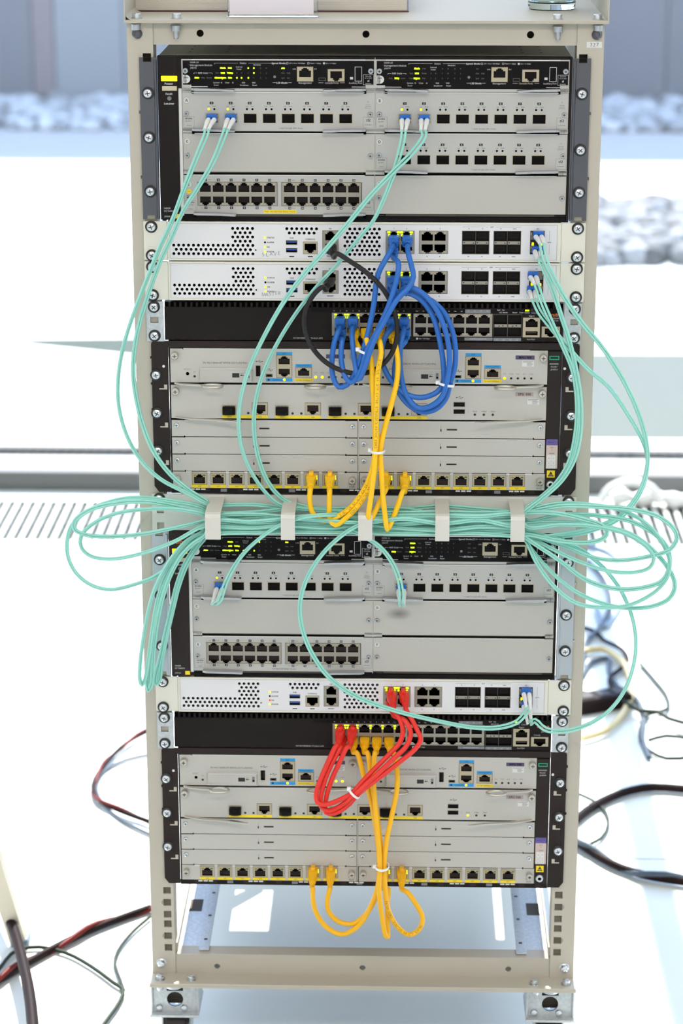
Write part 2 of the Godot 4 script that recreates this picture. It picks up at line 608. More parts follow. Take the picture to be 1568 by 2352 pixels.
func lamp_box(parent: Node, x: float, d: float, w: float, h: float, z: float, m: Material, abs_h := false):
	var key := "lb%s/%s/%s" % [w, h, m.resource_name]
	if not shared.has(key):
		var g := G.new()
		g.box(m, -w / 2, w / 2, -h / 2, h / 2, -1.0, 0.5, 0.3)
		shared[key] = g.mesh()
	mi("indicator_lamp", shared[key], parent, Vector3(x, (curH if abs_h else 0.0) - d, z))

func round_lamp(parent: Node, x: float, d: float, r: float, m: Material, abs_h := false):
	var key := "rl%s%s" % [r, m.resource_name]
	if not shared.has(key):
		var g := G.new()
		g.lathe(m, Vector3.ZERO, [[r, -0.5], [r, 0.15], [r * 0.6, 0.5], [0.0, 0.6]], 14)
		shared[key] = g.mesh()
	mi("indicator_lamp", shared[key], parent, Vector3(x, (curH if abs_h else 0.0) - d, 0))

func usb_port(w: float, h: float, tongue: Material, shell: Material) -> ArrayMesh:
	var key := "usb%s/%s%s%s" % [w, h, tongue.resource_name, shell.resource_name]
	if not shared.has(key):
		var g := G.new()
		g.plate(shell, 0, w, 0, h, -0.3, 0.4, [[0.45, w - 0.45, 0.45, h - 0.45]], M.cavity, 6.0)
		g.box(M.cavity, 0.2, w - 0.2, 0.2, h - 0.2, -12, -8)
		if w > h: g.box(tongue, 1.0, w - 1.0, h * 0.22, h * 0.52, -9, -0.2)
		else: g.box(tongue, w * 0.22, w * 0.5, 1.0, h - 1.0, -9, -0.8)
		shared[key] = g.mesh()
	return shared[key]

func sfp_cage(w: float, h: float, plug := false) -> ArrayMesh:       # an empty or capped fibre port
	var key := "sfp%s/%s%s" % [w, h, plug]
	if not shared.has(key):
		var g := G.new()
		g.plate(M.shelltan, 0, w, 0, h, -0.3, 0.4, [[0.7, w - 0.7, 0.8, h - 0.4]], M.cavity, 5.0)
		g.box(M.blackface, 0.3, w - 0.3, 0.3, h - 0.3, -9, -2.0)
		g.box(M.blackface, w * 0.18, w * 0.82, h * 0.2, h * 0.32, -2, -1.2)
		if plug:
			g.box(M.blackface, 0.8, w - 0.8, 1.6, h - 0.4, -2, 5, 0.6)
			g.box(M.blackface, 1.2, w - 1.2, 2.6, h - 0.6, 3, 8.5, 2.4)
			for i in 3: g.box(M.shell, w * 0.25 * (i + 1) - 0.8, w * 0.25 * (i + 1) + 0.8, 0.5, 1.3, 0.2, 1.2)
		shared[key] = g.mesh()
	return shared[key]

func transceiver() -> ArrayMesh:      # the metal mouth of a fibre module that sits in a port
	if not shared.has("xcvr"):
		var g := G.new()
		g.plate(M.shelltan, 0, 14.9, 0, 10.6, -0.3, 0.6, [[1.3, 13.6, 1.0, 9.9]], M.slot, 4.0)
		g.box(M.cavity, 0.4, 14.5, 0.4, 10.2, -8, -4)
		for sx in [0.7, 13.0]:
			for dd in [1.6, 5.4]: g.box(M.shelltan, sx, sx + 1.2, dd, dd + 2.2, 0, 2.0, 0.2)
		shared.xcvr = g.mesh()
	return shared.xcvr

func ejector() -> ArrayMesh:          # zinc lever under a card, local left end at the hinge
	if not shared.has("ej"):
		var g := G.new()
		g.loft(M.lever, [ring4(0, 0.0, 2.2, 0, 6), ring4(4, -0.3, 2.0, 0, 9), ring4(28, 0.1, 2.3, 0, 9.5), ring4(33, 0.6, 2.9, 0, 8), ring4(45, 1.1, 3.3, 0.5, 8.5), ring4(46.3, 1.4, 3.1, 1, 7.5)])
		g.box(M.cavity, -0.4, 2.4, 2.2, 6.0, -1, 0.6)
		shared.ej = g.mesh()
	return shared.ej

func ring4(x: float, d0: float, d1: float, z0: float, z1: float) -> Array:
	return [Vector3(x, -d0, z0), Vector3(x, -d0, z1), Vector3(x, -d1, z1), Vector3(x, -d1, z0)]

func lever_pair(p: Node, d: float):
	mi("ejector_lever", ejector(), p, Vector3(10.6, -d, 0.2))
	var r := mi("ejector_lever", ejector(), p, Vector3(197.6, -d, 0.2))
	r.scale.x = -1

# ---------- chassis switch: bezel, body, two steel ears, six slots of two columns
func letter_badge(g: G, s: String, x: float, d: float, h := 3.0):
	disc(g, M.modface, x, d, 3.5, 0.04); ring(g, M.grayink, x, d, 3.4, 3.65, 0.06)
	txt(g, M.ink, s, x, d, h, 0.08, 0, true)

func card_side(g: G, tri_mark := true):
	if tri_mark:
		for k in 3:
			var a := Vector2(0, 1.2).rotated(TAU * k / 3)
			var b := Vector2(0, 1.2).rotated(TAU * (k + 1) / 3)
			g.quad(M.ink, Vector3(199.9 + a.x, -9.8 + a.y, 0.05), Vector3(199.9 + b.x, -9.8 + b.y, 0.05), Vector3(199.9 + b.x * 0.75, -9.8 + b.y * 0.75, 0.05), Vector3(199.9 + a.x * 0.75, -9.8 + a.y * 0.75, 0.05))
		txt(g, M.ink, "Use only", 199.9, 12.7, 0.95, 0.05)
		txt(g, M.ink, "supported", 199.9, 14.5, 0.95, 0.05)
		txt(g, M.ink, "transceivers", 199.9, 16.2, 0.95, 0.05)
	outline(g, M.grayink, 194.6, 206.2, 26.0, 37.6, 0.05)
	txt(g, M.ink, "zl2", 200.3, 29.3, 2.7, 0.06, 0, true)
	txt(g, M.ink, "v3 Module", 200.2, 34.2, 1.15, 0.06)

func sfp_module(parent: Node, x: float, d: float, letter: String, lit: Array, hidden := []) -> Node3D:
	var g := G.new()
	var holes := []
	for i in 8: holes.append([24.6 + 20.55 * i, 39.5 + 20.55 * i, 22.1, 32.5])
	g.plate(M.mod, 0.2, 206.9, 0, 41.4, -1.2, 0, holes, M.cavity)
	g.box(M.modlip, 10.5, 196.5, -0.7, 0.3, -5, 0.9, 0.2)
	g.box(M.slot, 10.5, 196.5, 42.0, 44.0, -6, -2)
	var p := part("fibre_port_card", g, parent, x, d)
	var t := G.new()
	letter_badge(t, letter, 4.8, 8.5)
	for i in 8:
		var c: float = 31.7 + 20.55 * i
		bar(t, M.ink, c - 2.0, c + 2.0, 9.9, 12.7, 0.05)
		txt(t, M.print, str(i + 1), c, 11.3, 1.7, 0.08, 0, true)
		txt(t, M.ink, "Link", c - 3.1, 14.9, 1.1, 0.05)
		txt(t, M.ink, "Mode", c + 2.9, 14.7, 1.1, 0.05)
	txt(t, M.ink, "1-GbE/10-GbE SFP+ Ports", 103.9, 38.2, 1.65, 0.05, -1)
	card_side(t)
	outline(t, M.grayink, 1.0, 12.9, 25.6, 37.7, 0.05)
	txt(t, M.ink, "aruba", 6.9, 27.8, 1.9, 0.06, 0, true)
	txt(t, M.ink, "8p SFP+", 6.6, 30.8, 1.3, 0.06)
	txt(t, M.ink, "J9993A", 6.9, 35.4, 1.15, 0.06)
	sub("lettering", t, p)
	for i in 8:
		var c: float = 24.6 + 20.55 * i
		mi("fibre_port", transceiver() if lit.has(i) else sfp_cage(14.9, 10.6), p, Vector3(c, -22.1, 0))
		round_lamp(p, c + 4.0, 17.8, 1.25 if lit.has(i) else 1.15, M.ledy if lit.has(i) else M.cavity)
		round_lamp(p, c + 10.0, 17.8, 1.1, M.cavity)
	mi("thumbscrew", thumbscrew(2.6, M.zinc), p, Vector3(4.4, -22.6, -5))
	mi("thumbscrew", thumbscrew(2.6, M.zinc), p, Vector3(202.4, -22.8, -5))
	lever_pair(p, 38.4)
	return p

func blank_card(parent: Node, x: float, d: float, letter: String):
	var g := G.new()
	g.plate(M.blank, 0.2, 206.9, 0, 41.4, -1.2, 0)
	g.box(M.modlip, 10.5, 196.5, -0.6, 0.3, -5, 0.7, 0.2)
	g.box(M.slot, 12.0, 195, 41.8, 44.0, -6, -0.8)
	var p := part("blanking_plate", g, parent, x, d)
	var t := G.new()
	letter_badge(t, letter, 4.8, 8.5)
	bar(t, M.grayink, 4, 10, 43.0, 43.3, 0.05)
	sub("lettering", t, p)
	for xx in [4.4, 202.6]: mi("thumbscrew", thumbscrew(2.6, M.zinc), p, Vector3(xx, -23.5, -5))

func ethernet_card(parent: Node, x: float, d: float, yellow: bool):
	var g := G.new()
	g.plate(M.mod, 0.2, 206.9, 0, 42.4, -1.2, 0, [[14.6, 101.8, 7.2, 33.2], [106.0, 193.6, 7.2, 33.2]], M.cavity, 6.0)
	g.box(M.modlip, 10.5, 196.5, -0.7, 0.3, -5, 0.9, 0.2)
	g.box(M.slot, 10.5, 196.5, 42.6, 45.0, -6, -0.5)
	var p := part("copper_port_card", g, parent, x, d)
	var t := G.new()
	letter_badge(t, "E", 5.5, 10.1)
	if yellow: disc(t, M.yellowlabel, 5.8, 17.7, 2.6, 0.05); txt(t, M.ink, "PoE+", 5.8, 17.7, 1.2, 0.08)
	for i in 12:
		var c: float = (23.7 if i < 6 else 115.0 - 6 * 13.95) + 13.95 * i
		for k in 2:
			var dd := 5.0 if k == 0 else 35.5
			bar(t, M.ink, c - 1.6, c + 1.6, dd - 1.4, dd + 1.4, 0.05)
			txt(t, M.print, str(i * 2 + 1 + k), c, dd, 1.6, 0.08, 0, true)
			if i % 6 == 0:
				txt(t, M.ink, "Link", c - 4.2, dd, 1.0, 0.05); txt(t, M.ink, "Mode", c + 4.4, dd, 1.0, 0.05)
			else:
				for sg in [-1, 1]: bar(t, M.grayink, minf(c + sg * 2.2, c + sg * 5), maxf(c + sg * 2.2, c + sg * 5), dd - 0.1, dd + 0.1, 0.05)
	if yellow: t.box(M.yellowlabel, 86.6, 122.2, 37.8, 41.2, -0.1, 0.15)
	txt(t, M.ink, "PoE+ 10/100/1000 BASE-T Ports" if yellow else "10/100/1000 BASE-T Ports", 104.4, 39.4, 1.7, 0.2)
	outline(t, M.grayink, 1.0, 12.9, 27.5, 39.0, 0.05)
	txt(t, M.ink, "aruba", 7.4, 29.5, 1.9, 0.06, 0, true); txt(t, M.ink, "24p Gig-T", 7.2, 32.2, 1.2, 0.06); txt(t, M.ink, "J9986A", 7.3, 37, 1.1, 0.06)
	card_side(t, false)
	sub("lettering", t, p)
	for k in 2: jack_block("port_block", p, 14.6 if k == 0 else 106.0, 7.2, 87.2, 26.0, 6, 3.0, 11.7, 13.95, [0.7, 10.8], [15.9, 25.6], M.shell)
	for xx in [4.6, 202.4]: mi("thumbscrew", thumbscrew(2.6, M.zinc), p, Vector3(xx, -24.0, -5))
	lever_pair(p, 40.2)

func management_card(parent: Node, x: float, d: float, number: String, lit: Array):
	var g := G.new()
	g.plate(M.mod, 0, 207, 1.4, 35.6, -1.2, 0, [[123.6, 141.4, 9.0, 25.0], [156.5, 174.9, 11.5, 24.9], [185.7, 193.3, 9.1, 24.5]], M.cavity)
	g.box(M.modlip, 11, 197, 1.4, 2.6, -4, 1.0, 0.2)
	g.box(M.blackface, 1.4, 206.2, 2.8, 28.6, -1.1, 0.1)
	for r in [[123.6, 9.0], [1.4, 28.6]]: pass
	g.box(M.blackface, 10.4, 197.2, 28.6, 32.4, -1.1, 0.1)
	g.box(M.modlip, 10.0, 28, 30.2, 30.9, -0.5, 1.2, 0.2); g.box(M.modlip, 182.4, 197, 30.2, 30.9, -0.5, 1.2, 0.2)
	g.box(M.cavity, 10, 197, 35.4, 36.6, -8, -1)
	g.box(M.slot, 24, 190, -0.9, 1.0, -10, -3)
	var p := part("management_card", g, parent, x, d)
	var t := G.new()
	var z := 0.18
	txt(t, M.print, "5406R zl2", 9.3, 4.9, 1.6, z, -1); txt(t, M.print, "Management Module", 9.3, 7.9, 1.8, z, -1); txt(t, M.print, "J9827A", 9.3, 10.8, 1.6, z, -1)
	bar(t, M.print, 35.4, 60.8, 5.5, 5.75, z); bar(t, M.print, 72, 97.5, 5.5, 5.75, z); bar(t, M.print, 35.4, 35.7, 5.5, 7, z); bar(t, M.print, 97.2, 97.5, 5.5, 7, z)
	txt(t, M.print, "Status", 66.3, 5.6, 1.8, z); txt(t, M.print, "Modules", 81.3, 7.4, 1.5, z)
	txt(t, M.print, "MM State", 23.2, 16.1, 1.8, z); bar(t, M.print, 13.2, 17, 16, 16.25, z); bar(t, M.print, 29, 33, 16, 16.25, z); bar(t, M.print, 13.2, 13.5, 16, 17.2, z); bar(t, M.print, 32.7, 33, 16, 17.2, z)
	txt(t, M.print, "Internal", 61.9, 9.6, 1.4, z); txt(t, M.print, "Power", 61.9, 12.0, 1.4, z)
	var words := [["Actv", 16.4, 21.2], ["Stby", 23.1, 21.2], ["Down", 29.5, 21.2], ["Flash", 44.5, 10.9], ["PoE", 52.1, 10.9], ["Test", 38.4, 16.0], ["USB", 44.4, 16.0], ["Temp", 52.0, 15.9], ["Chas", 38.3, 21.2], ["Mgmt", 44.5, 21.2], ["Fan", 52.1, 21.2], ["3", 59.4, 15.9], ["4", 64.4, 15.9], ["1", 59.4, 21.2], ["2", 64.4, 21.2]]
	for i in 12: words.append(["ABGHCDIJEFKL"[i], [71.7, 77.7, 84.9, 90.9][i % 4], [10.9, 15.9, 21.2][i / 4]])
	for w in [["Act", 108.9, 10.9], ["FDx", 108.9, 16.0], ["PoE", 114.9, 16.0], ["Spd", 108.8, 21.2], ["Usr", 114.9, 21.2]]: words.append([w[0] + "*", w[1], w[2]])
	var lg := G.new()
	for w in words:
		var key: String = w[0]
		var s: String = key.trim_suffix("*")
		if lit.has(key):
			txt(lg, M.led, s, w[1], w[2], 1.9, z + 0.1, 0, true, 0.95)
			var hw := 0.4 + s.length() * 0.36
			bar(lg, M.led, w[1] - hw, w[1] + hw, w[2] - 0.75, w[2] + 0.75, z + 0.05)
		else: txt(t, M.dimprint, s, w[1], w[2], 1.5, z)
	if lg.st.size(): sub("indicator_lamp", lg, p)
	txt(t, M.print, "System", 37.2, 26.3, 1.5, z); txt(t, M.print, "Reset", 37.2, 29, 1.5, z); txt(t, M.print, "Clear", 49, 26.3, 1.5, z); ring(t, M.print, 42.8, 26.3, 0.5, 0.75, z, 10); ring(t, M.print, 55, 26.3, 0.5, 0.75, z, 10)
	txt(t, M.print, "MM", 66.4, 26.3, 1.5, z); txt(t, M.print, "Shutdown", 67.2, 29, 1.5, z); txt(t, M.print, "MM", 77.4, 26.3, 1.5, z); txt(t, M.print, "Reset", 78.4, 29, 1.5, z)
	txt(t, M.print, "Speed Mode:", 104.5, 5.6, 1.8, z, 0, true)
	for k in 3:
		var bx: float = [113.6, 136.1, 152.8][k]
		if k == 2: bar(t, M.print, bx - 1, bx + 1, 4.6, 6.6, z)
		else: outline(t, M.print, bx - 1, bx + 1, 4.6, 6.6, z, 0.3)
		txt(t, M.print, ["Off = 10 or 100 Mbps", "Flash = 1 Gbps", "On = >1 Gbps"][k], bx + 1.9, 5.6, 1.3, z, -1)
	txt(t, M.print, "LED Mode", 107.7, 26.4, 1.8, z, 0, true); bar(t, M.print, 97.6, 101.5, 26.0, 26.3, z); bar(t, M.print, 114, 118, 26.0, 26.3, z)
	disc(t, M.dimprint, 99.9, 20.0, 1.5, z)
	txt(t, M.print, "Link", 121.0, 11.6, 1.4, z); txt(t, M.print, "Act", 143.6, 11.5, 1.4, z); txt(t, M.print, "Management", 132.5, 26.5, 1.7, z)
	txt(t, M.print, "Console Ports", 161.0, 26.4, 1.7, z); bar(t, M.print, 146.7, 152, 26, 26.3, z); bar(t, M.print, 170, 174.9, 26, 26.3, z)
	txt(t, M.print, "Auxiliary Port", 186.4, 26.4, 1.7, z)
	bar(t, M.print, 180.5, 183.8, 20.0, 22.5, z)
	outline(t, M.dimprint, 147.0, 154.5, 21.0, 24.1, z, 0.3)
	outline(t, M.print, 194.7, 206.0, 17.3, 28.4, z, 0.3)
	txt(t, M.print, "Use only", 200.2, 19.0, 1.2, z); txt(t, M.print, "v2 or later", 200.2, 21.0, 1.2, z); txt(t, M.print, "zl", 200.2, 24, 2.2, z, 0, true); txt(t, M.print, "Modules", 200.2, 27, 1.2, z)
	disc(t, M.modlip, 5.0, 22.6, 4.4, z); bar(t, M.modlip, 1.4, 5, 18.2, 27, z)
	txt(t, M.ink, "MM", 5.0, 21.1, 1.7, z + 0.1, 0, true); txt(t, M.ink, number, 5.0, 24.2, 1.9, z + 0.1, 0, true)
	sub("lettering", t, p)
	mi("network_port", jack(17.8, 16.0, 2.6, 1.3, 11.2, true, M.shelltan), p, Vector3(123.6, -9.0, 0.2))
	mi("console_port", jack(18.4, 13.4, 3.0, 2.4, 12.8, false, M.shelltan), p, Vector3(156.5, -11.5, 0.2))
	mi("usb_port", usb_port(7.6, 15.4, M.blackface, M.modlip), p, Vector3(185.7, -9.1, 0.2))
	mi("thumbscrew", thumbscrew(3.0, M.zinc), p, Vector3(4.3, -13.6, -4))
	mi("thumbscrew", thumbscrew(3.0, M.zinc), p, Vector3(202.8, -13.5, -4))
	lever_pair(p, 31.8)

func ear_bracket(root: Node, side: int, m: Material, screws: Array):
	var g := G.new()
	var x0 := -241.2 if side < 0 else 222.4
	var x1 := -222.4 if side < 0 else 241.2
	var a := 232.55 * side
	g.plate(m, x0, x1, 1.7, 176.0, -2, 0.4, [[a - 4.4, a + 4.4, 1.6, 6.4], [a - 4.4, a + 4.4, 171.5, 176.1]], M.slot)
	g.lathe(m, Vector3(-224.0 if side < 0 else 224.0, 0, 0.4), [[1.8, -174.0], [1.8, -4.0]], 10, 1)
	for k in 2: g.lathe(m, Vector3(x0 if side < 0 else x1, -(60.0 + 70 * k), -1), [[1.6, -1.5], [1.6, 1.5]], 8, 1)
	var p := part("mounting_ear", g, root)
	for d in screws: screw(p, a, d, 0.4, false)

func chassis_switch(label: String, top: float, first: bool) -> Node3D:
	curH = 177.8
	var root := thing("chassis_switch", label, "network switch", 0, top + curH)
	var g := G.new()
	g.box(M.brownblack if not first else M.black, -221, 221, 0.6, 177.2, -430, -2.0, 0.5)
	part("housing", g, root)
	g = G.new()
	g.box(M.lid, -220.6, 220.6, 0.2, 0.8, -430, -14)
	part("lid", g, root)
	g = G.new()
	for i in 4:
		for sx in [-190, -150, 170, 190]:
			g = G.new()
			g.lathe(M.slot, Vector3(sx, -0.2, -40 - 30 * i), [[1.6, -0.1], [1.6, 0.3], [0, 0.3]], 8, 1)
			part("rivet", g, root)
	g = G.new()
	var bz: Material = M.black if first else M.brownblack
	g.box(bz, -221.7, -200.1, -0.4, 176.4, -6, 2.0, 0.5)
	g.box(bz, -200.1, -196.4, 1.0, 34.0, -6, 1.0)
	g.box(M.blackface, -196, 219, 0.2, 4.5, -12, -5)
	g.box(M.blackface, -196, 219, 172.6, 177.4, -8, 0)
	g.box(M.black, 219.2, 221.6, 0.4, 177.2, -6, 1)
	var bezel := part("bezel", g, root)
	g = G.new()
	var z := 2.1
	var wp: Material = M.print
	txt(g, wp, "Power", -209.6, 29.2, 2.2, z, 0, true); txt(g, wp, "Fault", -209.6, 40.0, 2.2, z, 0, true); txt(g, wp, "Locator", -209.7, 50.4, 2.2, z, 0, true)
	txt(g, wp, "5406R", -218.0, 163.6, 1.9, z, -1); txt(g, wp, "zl2 Switch", -218.0, 166.6, 1.9, z, -1); txt(g, wp, "J9850A", -218.0, 172.6, 1.6, z, -1)
	if not first: txt(g, M.orange, "aruba", -211.5, 12.5, 5.0, z, 0, true)
	sub("lettering", g, bezel)
	lamp_box(bezel, -209.2, 23.6, 17.2, 5.6, 2.0, M.ledy)
	lamp_box(bezel, -209.0, 34.2, 16, 4.8, 2.0, M.pill)
	g = G.new()
	g.lathe(M.dimprint, Vector3(-209.4, -44.8, 2), [[2.3, 0], [2.3, 0.4], [0, 0.8]], 14)
	sub("locator_button", g, bezel)
	g = G.new()
	g.box(M.yellowlabel, -206.0, -200.4, 170.0, 174.6, 1.5, 2.2)
	sub("yellow_tag", g, bezel)
	g = G.new()
	g.box(M.modlip, -199.9, -196.2, 34.2, 172, -6, 0.2, 0.3)
	g.box(M.mod, 11.0, 11.6, 1.5, 172, -4, 0.1)
	for r in [37.0, 80.6, 125.2]:
		g.box(M.cavity, -185.4, 1, r, r + 1.7, -6, -0.4); g.box(M.cavity, 22, 209, r, r + 1.7, -6, -0.4)
		g.box(M.mod, -195.8, -185.6, r - 3.6, r + 1.2, -4, 0.0); g.box(M.mod, 1.6, 22, r - 3.6, r + 1.2, -4, 0.0); g.box(M.mod, 209, 218.8, r - 3.6, r + 1.2, -4, 0.0)
		for x in [-192.2, 214.4]: g.box(M.slot, x, x + 6.0 if x < 0 else x - 5, r - 0.9, r - 0.6, -0.1, 0.08)
	part("card_cage", g, root)
	var steel: Material = M.steel if first else M.zinc
	if first:
		ear_bracket(root, -1, steel, [39.5, 87.0, 145.5]); ear_bracket(root, 1, steel, [39.0, 99.0, 145.0])
	else:
		ear_bracket(root, -1, steel, [34.5, 78, 140.0]); ear_bracket(root, 1, steel, [34.0, 97.5, 141.6])
	management_card(root, -196, 1.8, "1", ["Actv", "Flash", "PoE", "USB", "Temp", "Chas", "Mgmt", "Fan", "1", "2", "A", "B", "D", "E", "Act*"] if first else ["Actv", "Flash", "USB", "Temp", "Chas", "Mgmt", "Fan", "1", "A", "B", "E", "Act*"])
	management_card(root, 11.6, 1.8, "2", ["Flash", "USB", "Mgmt", "Stby"])
	sfp_module(root, -196, 38.5, "A", [0, 1] if first else [0])
	sfp_module(root, 11.6, 38.5, "B", [0, 1] if first else [0])
	blank_card(root, -196, 82.5, "C")
	if first: sfp_module(root, 11.6, 82.5, "D", [])
	else: blank_card(root, 11.6, 82.5, "D")
	if not first:
		g = G.new()
		g.quad(M.smudge, Vector3(-16, -8, 0), Vector3(16, -8, 0), Vector3(16, 8, 0), Vector3(-16, 8, 0))
		part("smudge", g, root, 41.0, 83.0 + 15.0, 0.1)
	ethernet_card(root, -196, 127.7, first)
	blank_card(root, 11.6, 127.7, "F")
	return root

# ---------- firewall, one unit high, white perforated face
func firewall(label: String, top: float, ha_red: bool, pencil: String, port_lamps: bool) -> Node3D:
	curH = 44.45
	var root := thing("firewall_appliance", label, "firewall", 0, top + curH)
	var g := G.new()
	g.box(M.galva, -214, 213, 1.2, 43.6, -400, -9)
	part("housing", g, root)
	g = G.new()
	var holes := []
	for r in 7:
		var d: float = 8.0 + 4.68 * r
		if r < 4:
			for i in (5 if r % 2 == 0 else 4): holes.append([-143.5 + (0.0 if r % 2 == 0 else 2.72) + 5.42 * i, d, 1.65])
		else:
			for i in (17 if r % 2 == 0 else 16): holes.append([-208.4 + (0.0 if r % 2 == 0 else 2.72) + 5.42 * i, d, 1.65])
		for i in (8 if r % 2 == 0 else 7): holes.append([-20.9 + (0.0 if r % 2 == 0 else 2.7) + 5.36 * i, d, 1.65])
		if r < 2:
			for i in (7 if r == 0 else 6): holes.append([-84.3 + (0.0 if r == 0 else 2.7) + 5.4 * i, d, 1.65])
	holes.append([-118.5, 31.7, 0.9])
	holes += [[-85.5, -72.9, 20.7, 25.8], [-85.5, -72.9, 29.2, 34.3], [-66.7, -50.8, 22.0, 35.8], [-45.5, -28.0, 9.6, 35.4], [23.6, 55.1, 9.7, 35.2], [59.9, 91.8, 9.6, 35.0], [106.7, 136.6, 9.5, 35.3], [141.1, 171.1, 9.4, 35.2], [180.9, 196.6, 9.0, 35.0]]
	g.plate(M.panel, -212.6, 210.2, 2.7, 41.2, -1.6, 0.5, holes, M.slot)
	for h in holes:
		if h.size() == 3: g.box(M.cavity, h[0] - 2, h[0] + 2, h[1] - 2, h[1] + 2, -8, -6.5)
	part("perforated_panel", g, root)
	g = G.new()
	for e in [[-215, 214.4, 0.5, 2.7], [-215, 214.4, 41.2, 43.6], [-215, -212.6, 2.7, 41.2], [210.2, 214.4, 2.7, 41.2]]: g.box(M.cream, e[0], e[1], e[2], e[3], -9, 1.0, 0.35)
	outline(g, M.grayink, -212.7, 210.3, 2.6, 41.3, 1.02, 0.15)
	part("surround", g, root)
	for s in [-1, 1]:
		g = G.new()
		g.box(M.cream, -241.2 if s < 0 else 214.5, -215.1 if s < 0 else 241.0, 0.5, 43.6, -2.2, 0.2, 0.6)
		var ear := part("mounting_ear", g, root)
		for d in [6.35, 38.1]: screw(ear, s * 232.55, d, 0.2, false)
		g = G.new()
		g.box(M.chrome, -222 if s < 0 else 216, -216 if s < 0 else 224, -0.2, 0.6, -14, 0.4)
		sub("bright_edge", g, ear)
	g = G.new()
	var z := 0.56
	for i in 4: txt(g, M.ink, ["STATUS", "ALARM", "HA", "POWER"][i], -106.3, 18.0 + 5.13 * i, 1.7, z, -1, true)
	txt(g, M.ink, "USB", -79.2, 18.2, 1.6, z, 0, true); txt(g, M.ink, "CONSOLE", -58.8, 19.6, 1.7, z, 0, true); txt(g, M.ink, "HA", -36.8, 7.7, 1.6, z, 0, true); txt(g, M.ink, "MGMT", -36.8, 38.1, 1.7, z, 0, true)
	bar(g, M.ink, -81.9, -76.5, 38.0, 39.2, z); bar(g, M.ink, -61.5, -56.1, 38.0, 39.2, z)
	for k in [["1", 32.5, 7.4], ["3", 46.3, 7.4], ["5", 69, 7.4], ["7", 82.8, 7.4], ["2", 32.1, 37.8], ["4", 46.3, 37.8], ["6", 68.9, 37.8], ["8", 82.7, 37.8], ["9", 114.1, 7.1], ["11", 128.9, 7.1], ["S1", 148.8, 7.1], ["VW1", 163.7, 7.1], ["10", 113.9, 37.7], ["12", 128.7, 37.7], ["S2", 148.5, 37.7], ["VW2", 163.3, 37.7], ["X1", 188.8, 6.9]]: txt(g, M.ink, k[0], k[1], k[2], 1.4, z, 0, true)
	bar(g, M.grayink, 107.3, 134.9, 5.1, 5.35, z); bar(g, M.grayink, 143.5, 170.9, 5.1, 5.35, z); txt(g, M.ink, "SFP", 139.2, 5.3, 1.5, z, 0, true)
	bar(g, M.grayink, 201.8, 202.05, 9, 20.2, z); bar(g, M.grayink, 201.8, 202.05, 24, 35.5, z); txt(g, M.ink, "SFP+", 202.2, 21.9, 1.5, z, 0, true)
	part("lettering", g, root)
	if pencil:
		g = G.new()
		for i in pencil.length():
			txt(g, M.pencil, pencil[i], -110.4 + i * (17.4 / (pencil.length() - 1)), 36.6 - i * 0.4 + (i % 2) * 0.5, 3.9, z)
		part("handwriting", g, root)
	for i in 4: lamp_box(root, -108.3, 18.0 + 5.13 * i, 2.0, 2.0, 0.6, M.cavity if i == 1 else M.ledred if i == 2 and ha_red else M.ledy, true)
	for d in [20.7, 29.2]: mi("usb_port", usb_port(12.6, 5.1, M.usbblue, M.shell), root, Vector3(-85.5, curH - d, 0.4))
	mi("console_port", jack(15.9, 13.8, 1.7, 2.4, 12.6, false, M.shelltan), root, Vector3(-66.7, curH - 22, 0.2))
	jack_block("port_block", root, -45.5, 9.6, 17.5, 25.8, 1, 3.2, 11.2, 14, [1.0, 11.0], [14.8, 24.6], M.shell, true)
	jack_block("port_block", root, 23.6, 9.7, 31.5, 25.5, 2, 2.9, 11.9, 14.0, [0.9, 10.9], [15.0, 24.7], M.shell, true)
	jack_block("port_block", root, 59.9, 9.6, 31.9, 25.4, 2, 3.1, 12.0, 13.9, [0.9, 10.9], [15.0, 24.7], M.shell, true)
	for x in [106.7, 141.1]:
		g = G.new()
		g.plate(M.slot, 0, 30, 0, 25.8, -0.3, 0.5, [[0.8, 14.7, 0.8, 11.0], [15.3, 29.2, 0.8, 11.0], [0.8, 14.7, 15.2, 25.0], [15.3, 29.2, 15.2, 25.0]], M.cavity, 4)
		g.box(M.blackface, 0.4, 29.6, 0.4, 25.4, -8, -2)
		for k in 4:
			var cx := 3.6 + 14.5 * (k % 2)
			var cd := 3.6 if k < 2 else 18.4
			outline(g, M.brownblack, cx, cx + 8.4, cd, cd + 4.2, -1.9, 0.3)
		for k in 2:
			g.box(M.shell, 1.0 + 14.6 * k, 14.4 + 14.6 * k, 11.4, 14.9, -0.2, 0.8, 0.2)
			for sx in [2.6, 12.6]: g.tri(M.ink, Vector3(sx - 1 + 14.6 * k, -12.4 if sx < 5 else -14, 0.85), Vector3(sx + 14.6 * k, -14 if sx < 5 else -12.4, 0.85), Vector3(sx + 1 + 14.6 * k, -12.4 if sx < 5 else -14, 0.85))
		part("fibre_port_block", g, root, x, 9.4)
	g = G.new()
	g.plate(M.slot, 0, 15.7, 0, 26, -0.3, 0.5, [[0.6, 15.1, 0.8, 11.0], [0.6, 15.1, 15, 25.4]], M.cavity, 4)
	g.box(M.shell, 0.4, 15.3, 0.4, 25.6, -8, -4)
	for sx in [0.8, 13.6]:
		for dd in [2.0, 17]: g.box(M.shelltan, sx, sx + 1.2, dd, dd + 3, -1, 1.6, 0.2)
	g.box(M.brownblack, 0.8, 15.0, 11.2, 14.8, -0.2, 0.6)
	part("fibre_port_block", g, root, 180.9, 9.0)
	lamp_box(root, 183.9, 23.6, 2.2, 3.6, 0.8, M.ledy, true)
	lamp_box(root, 193.4, 24.0, 1.8, 3.0, 0.8, M.ledy, true)
